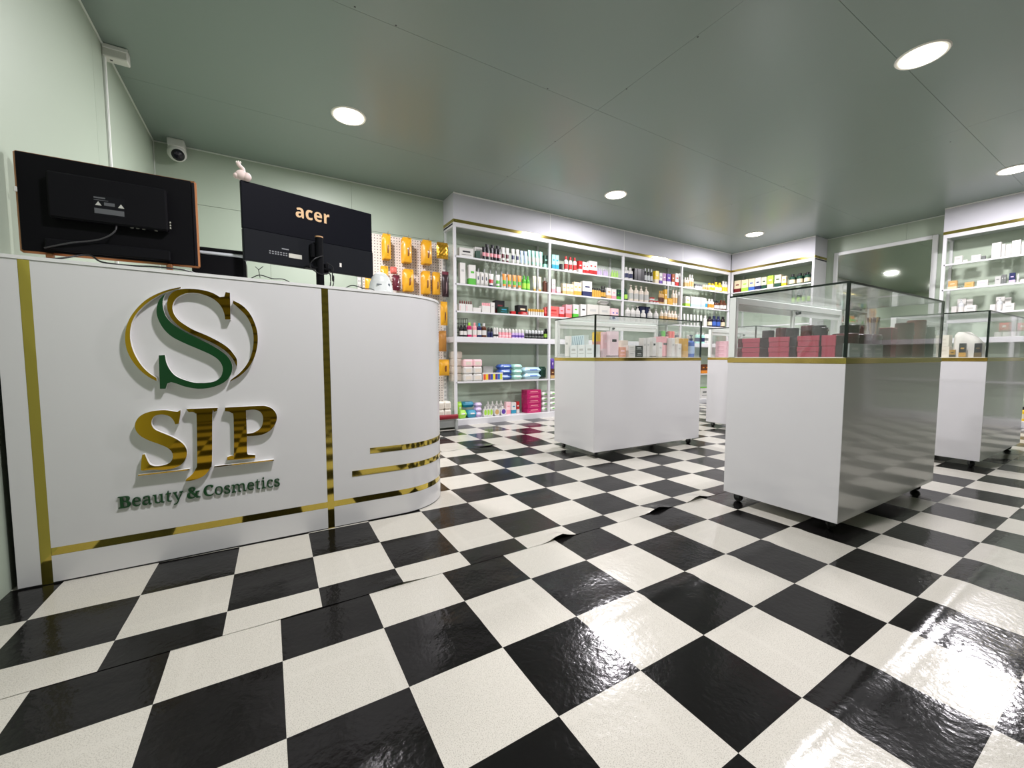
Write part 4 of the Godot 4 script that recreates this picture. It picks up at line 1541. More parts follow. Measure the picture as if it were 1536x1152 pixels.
		"cloth":
			var n := 14
			var seg := 28
			var g := []
			for j in n + 1:
				var rowp := []
				var v := float(j) / n
				for k in seg:
					var a := TAU * k / seg
					var dir := Vector2(cos(a), sin(a))
					var sq := 1.0 / pow(pow(absf(dir.x), 4.0) + pow(absf(dir.y), 4.0), 0.25)
					var rr := sq * (w / 2.0) * (0.05 + 0.95 * smoothstep(0.0, 0.4, v)) * (0.92 + 0.10 * v)
					rr *= 1.0 + 0.06 * sin(a * 5.0 + 1.0) * v + 0.03 * sin(a * 11.0) * v
					var yy := h * (1.0 - pow(maxf(0.0, v - 0.25) / 0.75, 0.85)) + 0.008 * sin(a * 3.0 + 2.0) * (1.0 - v) - 0.02 * (1.0 - v) * cos(a)
					yy *= 1.0 - 0.3 * smoothstep(-0.5, 1.0, dir.y * rr / (w * 0.5))
					rr *= 1.0 + 0.05 * sin(a * 7.0 + v * 3.0) * smoothstep(0.35, 1.0, v)
					rowp.append(Vector3(dir.x * rr, maxf(0.0, minf(yy, h)), dir.y * rr))
				g.append(rowp)
			for j in n:
				for k in seg:
					var k2 := (k + 1) % seg
					var ns := []
					for q in [[j, k], [j, k2], [j + 1, k2], [j + 1, k]]:
						var du: Vector3 = g[q[0]][(q[1] + 1) % seg] - g[q[0]][(q[1] + seg - 1) % seg]
						var dv: Vector3 = g[mini(q[0] + 1, n)][q[1]] - g[maxi(q[0] - 1, 0)][q[1]]
						var nn := du.cross(dv).normalized()
						ns.append(nn if nn.dot(g[q[0]][q[1]] - Vector3(0, h * 0.3, 0)) > 0 else -nn)
					tri(st, g[j][k], g[j][k2], g[j + 1][k2], ns[0], ns[1], ns[2])
					tri(st, g[j][k], g[j + 1][k2], g[j + 1][k], ns[0], ns[2], ns[3])
			obj("cloth_drape", st, mat(c0, 0.8), o)
	return o

func loft(st: SurfaceTool, w: float, h: float, t0: float, t1: float, off: float) -> void:
	# squeeze tube: round at the cap, pinched flat at the top
	var n := 5
	var seg := 12
	for j in n:
		for k in seg:
			var v := []
			var ns := []
			for q in [[j, k], [j, k + 1], [j + 1, k + 1], [j + 1, k]]:
				var t: float = t0 + (t1 - t0) * q[0] / n
				var u := (t - 0.18) / 0.82
				var a := lerpf(0.36, 0.52, u) * w + off
				var b := lerpf(0.29 * w, 0.003, pow(u, 1.3)) + off
				var th: float = TAU * q[1] / seg
				v.append(Vector3(cos(th) * a, t * h, sin(th) * b))
				ns.append(Vector3(cos(th) * b, 0.06 * w, sin(th) * a).normalized())
			tri(st, v[0], v[1], v[2], ns[0], ns[1], ns[2])
			tri(st, v[0], v[2], v[3], ns[0], ns[2], ns[3])

func products() -> void:
	row("back", 1.956, "top shelf, first back bay")
	put("carton", "long white carton with dark print", 2.027, 0.1879, 1, 0.177, 0.110, 0.080, -0.080, 1.9560, "d5d3ce,17161a", 0.0)
	put("carton", "plain white carton behind a green box", 2.220, 0.1079, 1, 0.101, 0.160, 0.081, -0.151, 1.9560, "d5d3ce", 0.0)
	put("carton", "small dark green carton", 2.180, 0.0571, 1, 0.054, 0.100, 0.043, -0.061, 1.9560, "16402f", 0.0)
	put("tube", "black tube with pink bands", 2.267, 0.0518, 5, 0.050, 0.163, 0.050, -0.065, 1.9560, "17161a,17161a,e79aa2", 0.0)
	put("tube", "black tube with pink bands at the rear", 2.348, 0.0725, 3, 0.050, 0.220, 0.050, -0.135, 1.9560, "17161a,17161a,e79aa2", 0.0)
	put("tube", "white-topped tube with maroon cap", 2.530, 0.0598, 2, 0.050, 0.189, 0.050, -0.065, 1.9560, "d5d3ce,571720,571720", 0.0)
	put("tube", "white and navy tube", 2.672, 0.0667, 2, 0.050, 0.190, 0.050, -0.065, 1.9560, "d5d3ce,d5d3ce,1d2550", 0.0)
	put("tube", "pale blue tube", 2.801, 0.0586, 2, 0.048, 0.185, 0.048, -0.064, 1.9560, "a9c3e6,d5d3ce,a9c3e6", 0.0)
	put("tube", "white tube with aqua top", 2.918, 0.0590, 4, 0.050, 0.208, 0.050, -0.065, 1.9560, "9cd8c8,d5d3ce,d5d3ce", 0.0)
	put("carton", "dark green carton with pale label", 3.165, 0.0653, 1, 0.061, 0.170, 0.049, -0.065, 1.9560, "16402f,9cd8c8", 0.0)
	row("back", 1.645, "second shelf, first back bay")
	put("carton", "tall white carton by the first post", 1.978, 0.0713, 1, 0.067, 0.248, 0.054, -0.067, 1.6450, "d5d3ce,b3b4b0", 0.0)
	put("carton", "tall white carton with leaf mark", 2.102, 0.0878, 1, 0.083, 0.237, 0.066, -0.073, 1.6450, "d5d3ce,4fae2f", 0.0)
	put("pack", "white and navy pouch", 2.176, 0.0560, 3, 0.050, 0.170, 0.050, -0.065, 1.6450, "d5d3ce,1d2550", 0.0)
	put("tube", "white tube with navy and red foot", 2.366, 0.0774, 1, 0.073, 0.166, 0.073, -0.076, 1.6450, "d5d3ce,1d2550,b32424", 0.0)
	put("tube", "green and white tube", 2.458, 0.0934, 1, 0.060, 0.163, 0.060, -0.070, 1.6450, "d5d3ce,4fae2f,4fae2f", 0.0)
	put("tube", "orange tube with green band", 2.548, 0.0733, 4, 0.055, 0.183, 0.055, -0.067, 1.6450, "e28a2a,d5d3ce,4fae2f", 0.0)
	put("bottle", "bright green bottle", 2.834, 0.0592, 2, 0.056, 0.188, 0.056, -0.068, 1.6450, "4fae2f,4fae2f,a4d94a", 0.0)
	put("tube", "cream tube with gold foot", 2.997, 0.0817, 2, 0.050, 0.200, 0.050, -0.065, 1.6450, "dccfae,c79a3a,d5d3ce", 0.0)
	put("bottle", "brown beaded bottle", 3.172, 0.0768, 1, 0.072, 0.199, 0.072, -0.076, 1.6450, "5a2d16,d5d3ce,5a2d16", 0.0)
	put("bottle", "clear bottle with silver cap behind", 2.247, 0.0818, 6, 0.040, 0.241, 0.040, -0.180, 1.6450, "cdd8d2,c8cbcc,cdd8d2", 0.0)
	row("back", 1.334, "third shelf, first back bay")
	put("carton", "white box of rose lipsticks", 1.969, 0.0889, 2, 0.084, 0.089, 0.090, -0.085, 1.3340, "d5d3ce", 0.0)
	put("rollon", "rose lipstick standing in a white box", 1.944, 0.0278, 6, 0.016, 0.123, 0.016, -0.048, 1.3400, "e79aa2,6a141c", 0.0)
	put("carton", "flat white carton", 2.162, 0.1090, 1, 0.102, 0.054, 0.100, -0.090, 1.3340, "d5d3ce", 0.0)
	put("carton", "white box with pink tubes", 2.280, 0.1199, 1, 0.113, 0.084, 0.080, -0.080, 1.3340, "d5d3ce", 0.0)
	put("tube", "pink-topped tube standing in a white box", 2.236, 0.0226, 5, 0.018, 0.117, 0.018, -0.049, 1.3360, "e79aa2,d5d3ce,d5d3ce", 0.0)
	put("carton", "white square carton", 2.371, 0.0575, 1, 0.054, 0.130, 0.043, -0.062, 1.3340, "d5d3ce,b3b4b0", 0.0)
	put("carton", "black carton with red and rose print", 2.521, 0.1358, 1, 0.128, 0.175, 0.090, -0.170, 1.3340, "17161a,6a141c", 0.0)
	put("carton", "dark green carton lying in front", 2.530, 0.1337, 1, 0.126, 0.087, 0.070, -0.075, 1.3340, "16402f,2b8fae", 0.0)
	put("carton", "small red packet", 2.667, 0.0662, 1, 0.062, 0.042, 0.050, -0.065, 1.3340, "b32424", 0.0)
	put("carton", "black-edged carton with cream print", 2.852, 0.1463, 1, 0.137, 0.137, 0.090, -0.165, 1.3340, "17161a,dccfae", 0.0)
	put("carton", "low red box", 2.828, 0.0999, 1, 0.094, 0.044, 0.075, -0.078, 1.3340, "b32424,d5d3ce", 0.0)
	put("jar", "small jar with gold lid and rosy body", 2.905, 0.0360, 7, 0.030, 0.088, 0.030, -0.055, 1.3340, "d5d3ce,c79a3a", 0.0)
	put("carton", "rosy red carton near the second post", 3.170, 0.0561, 1, 0.053, 0.120, 0.042, -0.061, 1.3340, "d8635e,b32424", 0.0)
	row("back", 1.04, "thick shelf, first back bay")
	put("crate", "black wire crate", 2.004, 0.1198, 1, 0.113, 0.215, 0.140, -0.160, 1.0400, "17161a", 0.0)
	put("bottle", "dark bottle with white label before the crate", 1.962, 0.0471, 2, 0.045, 0.137, 0.045, -0.062, 1.0400, "17161a,17161a,d5d3ce", 0.0)
	put("bottle", "magenta bottle with lime cap", 2.069, 0.0621, 1, 0.058, 0.171, 0.058, -0.069, 1.0400, "b5155f,a4d94a,d5d3ce", 0.0)
	put("bottle", "pink bottle with pink cap", 2.136, 0.0549, 1, 0.052, 0.172, 0.052, -0.066, 1.0400, "e79aa2,e79aa2,d5d3ce", 0.0)
	put("bottle", "violet bottle with blue cap", 2.199, 0.0591, 1, 0.056, 0.169, 0.056, -0.068, 1.0400, "1d2550,2b8fae,d5d3ce", 0.0)
	put("bottle", "dark brown bottle with white cap", 2.263, 0.0658, 1, 0.062, 0.169, 0.062, -0.071, 1.0400, "5a2d16,d5d3ce,d5d3ce", 0.0)
	put("rollon", "black roll-on", 2.321, 0.0400, 2, 0.038, 0.122, 0.038, -0.059, 1.0400, "1d2550,17161a", 0.0)
	put("rollon", "white roll-on", 2.402, 0.0346, 2, 0.033, 0.127, 0.033, -0.056, 1.0400, "d5d3ce,d5d3ce,17161a", 0.0)
	put("rollon", "pink roll-on with white cap", 2.480, 0.0464, 4, 0.044, 0.120, 0.044, -0.062, 1.0400, "e79aa2,d5d3ce,f0c8cc", 0.0)
	put("rollon", "lilac roll-on with white cap", 2.670, 0.0470, 4, 0.044, 0.117, 0.044, -0.062, 1.0400, "c6b0d8,d5d3ce,5a3a9a", 0.0)
	put("rollon", "black roll-on with silver cap", 2.872, 0.0488, 6, 0.046, 0.113, 0.046, -0.063, 1.0400, "17161a,c8cbcc,6b6e6c", 0.0)
	put("bottle", "black bottle with green band by the post", 3.190, 0.0848, 1, 0.080, 0.138, 0.080, -0.080, 1.0400, "17161a,17161a,a4d94a", 0.0)
	row("back", 0.515, "lower shelf, first back bay")
	put("soft", "cream wrapped napkin pack, bottom of the tall stack", 1.939, 0.1506, 1, 0.142, 0.088, 0.100, -0.190, 0.5150, "dbd0c1", 0.0)
	put("soft", "cream wrapped napkin pack, second of the tall stack", 1.939, 0.1505, 1, 0.141, 0.088, 0.100, -0.190, 0.6040, "dbd0c1", 0.0)
	put("soft", "cream wrapped napkin pack, third of the tall stack", 1.940, 0.1503, 1, 0.141, 0.088, 0.100, -0.190, 0.6930, "dbd0c1", 0.0)
	put("soft", "cream wrapped napkin pack, top of the tall stack", 1.941, 0.1502, 1, 0.141, 0.088, 0.100, -0.190, 0.7820, "dbd0c1", 0.0)
	put("soft", "white napkin pack, bottom of its stack", 2.045, 0.1227, 2, 0.115, 0.086, 0.100, -0.090, 0.5150, "d5d3ce", 0.0)
	put("soft", "white napkin pack, middle of its stack", 2.045, 0.1226, 2, 0.115, 0.086, 0.100, -0.090, 0.6020, "d5d3ce", 0.0)
	put("soft", "pink napkin pack, top of its stack", 2.046, 0.1225, 2, 0.115, 0.086, 0.100, -0.090, 0.6890, "f0c8cc", 0.0)
	put("carton", "grey lidded box behind the striped box", 2.375, 0.1498, 1, 0.141, 0.174, 0.100, -0.225, 0.5150, "b3b4b0", 0.0)
	put("striped", "long white box with rainbow stripes", 2.371, 0.2911, 1, 0.274, 0.096, 0.040, -0.060, 0.5150, "d5d3ce", 0.0)
	put("pack", "blue wipes pack, bottom of its pile", 2.587, 0.2112, 1, 0.198, 0.066, 0.110, -0.150, 0.5150, "3d62b4,a9c3e6", 0.0)
	put("pack", "blue wipes pack, middle of its pile", 2.587, 0.2110, 1, 0.198, 0.066, 0.110, -0.150, 0.5810, "3d62b4,a9c3e6", 0.0)
	put("pack", "blue wipes pack, top of its pile", 2.587, 0.2108, 1, 0.198, 0.066, 0.110, -0.150, 0.6470, "3d62b4,a9c3e6", 0.0)
	put("pack", "mint wipes pack, bottom of its pile", 2.733, 0.1409, 1, 0.132, 0.066, 0.110, -0.095, 0.5150, "a7dccd,d5d3ce", 0.0)
	put("pack", "mint wipes pack, middle of its pile", 2.733, 0.1408, 1, 0.132, 0.066, 0.110, -0.095, 0.5810, "a7dccd,d5d3ce", 0.0)
	put("pack", "mint wipes pack, top of its pile", 2.733, 0.1406, 1, 0.132, 0.066, 0.110, -0.095, 0.6470, "a7dccd,d5d3ce", 0.0)
	put("pack", "pale blue wipes pack, bottom of two", 2.957, 0.2928, 1, 0.275, 0.078, 0.110, -0.095, 0.5150, "b9dbe8,3d62b4", 0.0)
	put("pack", "pale blue wipes pack, top of two", 2.956, 0.2925, 1, 0.275, 0.078, 0.110, -0.095, 0.5930, "b9dbe8,3d62b4", 0.0)
	put("pack", "dark green pouch behind the post", 3.164, 0.1119, 1, 0.105, 0.161, 0.090, -0.135, 0.5150, "16402f", 0.0)
	row("back", 0.075, "bottom deck, first back bay")
	put("pack", "lime green pad pack in front", 1.965, 0.1104, 1, 0.104, 0.100, 0.100, -0.090, 0.0750, "a4d94a,d5d3ce", 0.0)
	put("pack", "lime green pad pack at the rear", 1.981, 0.0658, 1, 0.062, 0.186, 0.070, -0.195, 0.0750, "a4d94a,d5d3ce", 0.0)
	put("pack", "teal pad pack in front", 2.089, 0.1279, 1, 0.120, 0.092, 0.100, -0.090, 0.0750, "2b8fae,d5d3ce", 0.0)
	put("pack", "teal pad pack at the rear, lower of two", 2.091, 0.1663, 1, 0.156, 0.075, 0.100, -0.200, 0.0750, "2b8fae", 0.0)
	put("pack", "teal pad pack at the rear, upper of two", 2.091, 0.1662, 1, 0.156, 0.075, 0.100, -0.200, 0.1850, "2b8fae", 0.0)
	put("pack", "lilac pad pack, bottom of three", 2.191, 0.0915, 1, 0.086, 0.058, 0.080, -0.110, 0.0750, "c6b0d8,d5d3ce", 0.0)
	put("pack", "lilac pad pack, middle of three", 2.191, 0.0915, 1, 0.086, 0.058, 0.080, -0.110, 0.1330, "c6b0d8,d5d3ce", 0.0)
	put("pack", "lilac pad pack, top of three", 2.191, 0.0914, 1, 0.086, 0.058, 0.080, -0.110, 0.1910, "c6b0d8,d5d3ce", 0.0)
	put("flat", "white bottle with lime oval label", 2.267, 0.0404, 3, 0.052, 0.123, 0.030, -0.055, 0.0750, "d5d3ce,d5d3ce,a4d94a", 0.0)
	put("flat", "white bottle with tan oval label", 2.429, 0.0789, 1, 0.074, 0.113, 0.074, -0.077, 0.0750, "d5d3ce,d5d3ce,c9a46a", 0.0)
	put("flat", "white bottle with violet oval label", 2.524, 0.0844, 1, 0.079, 0.109, 0.079, -0.080, 0.0750, "d5d3ce,d5d3ce,5a3a9a", 0.0)
	put("flat", "white bottle in the rear row", 2.370, 0.0626, 4, 0.050, 0.168, 0.050, -0.175, 0.0750, "d5d3ce,d5d3ce,b3b4b0", 0.0)
	put("carton", "pink printed carton", 2.626, 0.0731, 1, 0.069, 0.155, 0.055, -0.127, 0.0750, "f0c8cc,e79aa2", 0.0)
	put("carton", "white carton with blue wave", 2.700, 0.0741, 1, 0.070, 0.147, 0.056, -0.118, 0.0750, "d5d3ce,2b8fae", 0.0)
	put("carton", "small red carton", 2.775, 0.0474, 1, 0.045, 0.151, 0.036, -0.128, 0.0750, "b32424,d5d3ce", 0.0)
	put("carton", "magenta carton, bottom of the magenta stack", 2.983, 0.2310, 1, 0.217, 0.059, 0.140, -0.110, 0.0750, "b5155f,e79aa2", 0.0)
	put("carton", "magenta carton, second of the magenta stack", 2.983, 0.2308, 1, 0.217, 0.059, 0.140, -0.110, 0.1350, "b5155f,e79aa2", 0.0)
	put("carton", "magenta carton, middle of the magenta stack", 2.982, 0.2307, 1, 0.217, 0.059, 0.140, -0.110, 0.1950, "b5155f,e79aa2", 0.0)
	put("carton", "magenta carton, fourth of the magenta stack", 2.982, 0.2305, 1, 0.217, 0.059, 0.140, -0.110, 0.2550, "b5155f,e79aa2", 0.0)
	put("carton", "magenta carton, top of the magenta stack", 2.982, 0.2304, 1, 0.217, 0.059, 0.140, -0.110, 0.3150, "b5155f,e79aa2", 0.0)
	put("pack", "white and green pouch, bottom of its pile", 3.165, 0.1196, 1, 0.112, 0.066, 0.120, -0.100, 0.0750, "d5d3ce,4fae2f", 0.0)
	put("pack", "white and green pouch, second of its pile", 3.165, 0.1195, 1, 0.112, 0.066, 0.120, -0.100, 0.1410, "d5d3ce,4fae2f", 0.0)
	put("pack", "white and green pouch, third of its pile", 3.165, 0.1194, 1, 0.112, 0.066, 0.120, -0.100, 0.2070, "d5d3ce,4fae2f", 0.0)
	put("pack", "white and green pouch, top of its pile", 3.164, 0.1193, 1, 0.112, 0.066, 0.120, -0.100, 0.2730, "d5d3ce,4fae2f", 0.0)
	row("back", 1.956, "top shelf, second back bay")
	put("carton", "teal and white carton beside the post", 3.285, 0.0579, 2, 0.054, 0.195, 0.044, -0.062, 1.9560, "9cd8c8,2b8fae", 0.0)
	put("jar", "small dark jar", 3.423, 0.0526, 1, 0.049, 0.091, 0.049, -0.065, 1.9560, "17161a,17161a", 0.0)
	put("bottle", "white bottle with red cap and red dot", 3.507, 0.0766, 3, 0.055, 0.203, 0.055, -0.067, 1.9560, "d5d3ce,b32424,b32424", 0.0)
	put("carton", "red carton", 3.744, 0.0681, 1, 0.064, 0.167, 0.051, -0.066, 1.9560, "b32424,d5d3ce", 0.0)
	put("carton", "white carton with red print", 3.810, 0.0567, 2, 0.053, 0.162, 0.043, -0.061, 1.9560, "d5d3ce,b32424", 0.0)
	put("carton", "tall white and red carton", 3.938, 0.0742, 2, 0.070, 0.190, 0.056, -0.068, 1.9560, "d5d3ce,b32424", 0.0)
	put("glassbox", "clear box of lilac bottles", 4.126, 0.1214, 2, 0.114, 0.146, 0.090, -0.085, 1.9560, "cdd8d2,c6b0d8", 0.0)
	put("glassbox", "clear box of lime bottles", 4.435, 0.1660, 1, 0.156, 0.149, 0.090, -0.085, 1.9560, "cdd8d2,a4d94a", 0.0)
	row("back", 1.645, "second shelf, second back bay")
	put("carton", "white carton with pink pattern", 3.289, 0.0600, 1, 0.056, 0.186, 0.045, -0.063, 1.6450, "d5d3ce,e79aa2", 0.0)
	put("carton", "small white and pink carton", 3.369, 0.0726, 1, 0.068, 0.091, 0.055, -0.067, 1.6450, "d5d3ce,e79aa2", 0.0)
	put("carton", "slim cream carton", 3.466, 0.0648, 3, 0.061, 0.148, 0.049, -0.064, 1.6450, "dccfae,c9a46a", 0.0)
	put("carton", "tall slim cream carton", 3.665, 0.0670, 2, 0.063, 0.185, 0.050, -0.065, 1.6450, "dccfae,c79a3a", 0.0)
	put("carton", "white carton with navy bottle print", 3.874, 0.1716, 1, 0.161, 0.214, 0.060, -0.070, 1.6450, "d5d3ce,1d2550", 0.0)
	put("bottle", "small gold bottle with black cap", 3.989, 0.0423, 4, 0.040, 0.138, 0.040, -0.060, 1.6450, "c79a3a,17161a,c79a3a", 0.0)
	put("bottle", "black bottle with gold foot", 4.164, 0.0454, 2, 0.043, 0.175, 0.043, -0.061, 1.6450, "17161a,17161a,c79a3a", 0.0)
	put("carton", "white and tan carton", 4.285, 0.0940, 1, 0.088, 0.158, 0.071, -0.075, 1.6450, "d5d3ce,c9a46a", 0.0)
	put("carton", "white and rose carton", 4.387, 0.0922, 1, 0.087, 0.150, 0.069, -0.075, 1.6450, "d5d3ce,e79aa2", 0.0)
	put("carton", "dark green carton by the third post", 4.475, 0.0479, 2, 0.045, 0.151, 0.036, -0.058, 1.6450, "16402f,4fae2f", 0.0)
	row("back", 1.334, "third shelf, second back bay")
	put("carton", "wide rosy red box", 3.293, 0.1642, 1, 0.154, 0.141, 0.090, -0.085, 1.3340, "d8635e,b32424", 0.0)
	put("carton", "slim rose carton", 3.427, 0.0861, 1, 0.081, 0.143, 0.065, -0.072, 1.3340, "e79aa2,b32424", 0.0)
	put("carton", "tall rose carton", 3.544, 0.1095, 1, 0.103, 0.181, 0.082, -0.081, 1.3340, "e79aa2,d8635e", 0.0)
	put("carton", "white carton with green label", 3.669, 0.1000, 1, 0.094, 0.192, 0.075, -0.078, 1.3340, "d5d3ce,4fae2f", 0.0)
	put("carton", "white carton with black label", 3.804, 0.1065, 1, 0.100, 0.201, 0.080, -0.080, 1.3340, "d5d3ce,17161a", 0.0)
	put("carton", "grey printed carton", 3.981, 0.2219, 2, 0.209, 0.210, 0.090, -0.085, 1.3340, "c8c6be,b3b4b0", 0.0)
	put("pack", "crumpled white bag lying on the grey cartons", 4.197, 0.1820, 1, 0.171, 0.059, 0.080, -0.080, 1.5600, "d5d3ce", 0.0)
	put("carton", "small pink and blue carton", 4.374, 0.0729, 2, 0.069, 0.182, 0.055, -0.067, 1.3340, "f0c8cc,3d62b4", 0.0)
	row("back", 1.956, "top shelf, third back bay")
	put("bottle", "white bottle with navy label", 4.659, 0.0877, 2, 0.082, 0.190, 0.082, -0.081, 1.9560, "d5d3ce,d5d3ce,1d2550", 0.0)
	put("carton", "matt black carton", 4.832, 0.0726, 3, 0.068, 0.188, 0.055, -0.067, 1.9560, "17161a", 0.0)
	put("bottle", "black bottle with silver top", 5.058, 0.0682, 3, 0.040, 0.215, 0.040, -0.060, 1.9560, "17161a,c8cbcc,c8cbcc", 0.0)
	put("carton", "tall yellow carton", 5.307, 0.0774, 1, 0.073, 0.200, 0.058, -0.069, 1.9560, "ecc51e,dccfae", 0.0)
	put("carton", "purple and white carton", 5.396, 0.0742, 1, 0.070, 0.177, 0.056, -0.068, 1.9560, "d5d3ce,5a3a9a", 0.0)
	put("carton", "mauve carton", 5.480, 0.0752, 1, 0.071, 0.181, 0.057, -0.068, 1.9560, "9b6a9a,d5d3ce", 0.0)
	put("carton", "deep purple carton", 5.590, 0.0899, 1, 0.085, 0.183, 0.068, -0.074, 1.9560, "5a3a9a,d5d3ce", 0.0)
	put("carton", "rust red carton", 5.696, 0.0686, 1, 0.064, 0.191, 0.052, -0.066, 1.9560, "a0522d,d5d3ce", 0.0)
	put("carton", "white carton with red dot", 5.790, 0.1020, 1, 0.096, 0.210, 0.077, -0.078, 1.9560, "d5d3ce,b32424", 0.0)
	put("bottle", "white capped bottle by the fourth post", 5.884, 0.0752, 1, 0.071, 0.224, 0.071, -0.075, 1.9560, "d5d3ce,d5d3ce,b3b4b0", 0.0)
	row("back", 1.645, "second shelf, third back bay")
	put("bottle", "dark green bottle behind the post", 4.647, 0.0581, 1, 0.055, 0.184, 0.055, -0.067, 1.6450, "16402f,16402f,a4d94a", 0.0)
	put("pump", "cream pump bottle", 4.766, 0.1127, 4, 0.075, 0.248, 0.075, -0.077, 1.6450, "dbd0c1,dbd0c1,b3b4b0", 0.0)
	put("jar", "red-lidded jar in the lower row", 5.203, 0.0702, 3, 0.050, 0.045, 0.050, -0.065, 1.6450, "d5d3ce,b32424", 0.0)
	put("jar", "red-lidded jar in the upper row", 5.200, 0.0447, 2, 0.045, 0.045, 0.045, -0.062, 1.6910, "d5d3ce,b32424", 0.0)
	put("bottle", "slim gold-brown bottle", 5.392, 0.0381, 3, 0.036, 0.212, 0.036, -0.058, 1.6450, "c9a46a,c79a3a,5a2d16", 0.0)
	put("carton", "tall gold carton", 5.523, 0.0625, 1, 0.059, 0.241, 0.047, -0.063, 1.6450, "c79a3a,dccfae", 0.0)
	put("carton", "square gold carton", 5.632, 0.1272, 1, 0.120, 0.108, 0.090, -0.085, 1.6450, "c79a3a,c9a46a", 0.0)
	put("bottle", "cream bottle with long neck", 5.728, 0.0671, 2, 0.055, 0.255, 0.055, -0.067, 1.6450, "dbd0c1,dbd0c1,c9a46a", 0.0)
	put("bottle", "grey bottle by the fourth post", 5.877, 0.0754, 1, 0.071, 0.233, 0.071, -0.075, 1.6450, "b3b4b0,d5d3ce,b3b4b0", 0.0)
	row("back", 1.334, "third shelf, third back bay")
	put("pump", "white pump bottle in the left group", 4.708, 0.1065, 3, 0.080, 0.256, 0.080, -0.080, 1.3340, "d5d3ce,d5d3ce,b3b4b0", 0.0)
	put("carton", "navy carton behind the pump bottles", 5.108, 0.1168, 2, 0.110, 0.268, 0.088, -0.184, 1.3340, "1d2550", 0.0)
	put("bottle", "squat white bottle", 5.057, 0.1310, 1, 0.123, 0.200, 0.090, -0.085, 1.3340, "d5d3ce,d5d3ce,b3b4b0", 0.0)
	put("pump", "white pump bottle in the middle group", 5.200, 0.1398, 2, 0.080, 0.230, 0.080, -0.080, 1.3340, "d5d3ce,d5d3ce,b3b4b0", 0.0)
	put("pump", "cream pump bottle", 5.463, 0.0949, 2, 0.060, 0.257, 0.060, -0.070, 1.3340, "dbd0c1,d5d3ce,c9a46a", 0.0)
	put("bottle", "tapered cream bottle", 5.650, 0.0770, 3, 0.072, 0.232, 0.072, -0.076, 1.3340, "dbd0c1,dbd0c1,c9a46a", 0.0)
	put("bottle", "small white bottle by the fourth post", 5.902, 0.0759, 1, 0.071, 0.186, 0.071, -0.076, 1.3340, "d5d3ce,d5d3ce,d5d3ce", 0.0)
	row("back", 1.04, "thick shelf, third back bay")
	put("bottle", "black bottle with green cap", 5.383, 0.0457, 2, 0.043, 0.177, 0.043, -0.061, 1.0400, "17161a,16402f,a4d94a", 0.0)
	put("can", "lime green tin", 5.518, 0.0957, 1, 0.090, 0.186, 0.090, -0.085, 1.0400, "4fae2f,a4d94a", 0.0)
	put("bottle", "dark red bottle", 5.601, 0.0582, 1, 0.055, 0.173, 0.055, -0.067, 1.0400, "6a141c,6a141c,b32424", 0.0)
	put("can", "coral red can", 5.673, 0.0746, 2, 0.070, 0.185, 0.070, -0.075, 1.0400, "d8635e,b32424", 0.0)
	put("bottle", "navy bottle with white label", 5.837, 0.0541, 2, 0.051, 0.167, 0.051, -0.065, 1.0400, "1d2550,d5d3ce,d5d3ce", 0.0)
	row("back", 1.956, "top shelf, fourth back bay")
	put("bottle", "white bottle with tan label", 6.023, 0.0603, 2, 0.057, 0.176, 0.057, -0.068, 1.9560, "dbd0c1,d5d3ce,c9a46a", 0.0)
	put("bottle", "tall white bottle with square cap", 6.145, 0.0614, 2, 0.058, 0.232, 0.058, -0.069, 1.9560, "dbd0c1,d5d3ce,c9a46a", 0.0)
	put("jar", "small silver jar", 6.304, 0.0494, 4, 0.050, 0.093, 0.050, -0.065, 1.9560, "c8cbcc,6b6e6c", 0.0)
	put("jar", "small tan jar", 6.522, 0.0679, 3, 0.050, 0.096, 0.050, -0.065, 1.9560, "c9a46a,dccfae", 0.0)
	put("bottle", "squat yellow-capped bottle", 6.714, 0.0910, 2, 0.086, 0.144, 0.086, -0.083, 1.9560, "d5d3ce,ecc51e,ecc51e", 0.0)
	put("bottle", "yellow bottle with white foot", 6.909, 0.1074, 2, 0.101, 0.179, 0.090, -0.085, 1.9560, "ecc51e,ecc51e,d5d3ce", 0.0)
	put("bottle", "white bottle with yellow shoulder", 7.113, 0.0763, 2, 0.072, 0.213, 0.072, -0.076, 1.9560, "d5d3ce,d5d3ce,ecc51e", 0.0)
	row("back", 1.645, "second shelf, fourth back bay")
	put("carton", "white and lime carton", 6.079, 0.1312, 1, 0.123, 0.173, 0.090, -0.085, 1.6450, "d5d3ce,a4d94a", 0.0)
	put("carton", "white and blue carton", 6.231, 0.1317, 3, 0.124, 0.180, 0.090, -0.085, 1.6450, "d5d3ce,a9c3e6", 0.0)
	put("bottle", "white bottle with teal foot", 6.608, 0.0735, 1, 0.069, 0.179, 0.069, -0.075, 1.6450, "d5d3ce,d5d3ce,2b8fae", 0.0)
	put("bottle", "white bottle with red and orange foot", 6.712, 0.0804, 2, 0.076, 0.180, 0.076, -0.078, 1.6450, "d5d3ce,d5d3ce,e28a2a", 0.0)
	put("bottle", "brown bottle with white label", 6.888, 0.0631, 2, 0.059, 0.163, 0.059, -0.070, 1.6450, "5a2d16,17161a,d5d3ce", 0.0)
	put("bottle", "amber bottle with white label", 7.076, 0.0875, 2, 0.082, 0.185, 0.082, -0.081, 1.6450, "5a2d16,5a2d16,d5d3ce", 0.0)
	row("back", 1.334, "third shelf, fourth back bay")
	put("tube", "white tube standing on its cap", 6.033, 0.0909, 6, 0.050, 0.193, 0.050, -0.065, 1.3340, "d5d3ce,d5d3ce,b3b4b0", 0.0)
	put("bottle", "large round white bottle", 6.623, 0.1504, 1, 0.141, 0.193, 0.090, -0.085, 1.3340, "d5d3ce,d5d3ce,d5d3ce", 0.0)
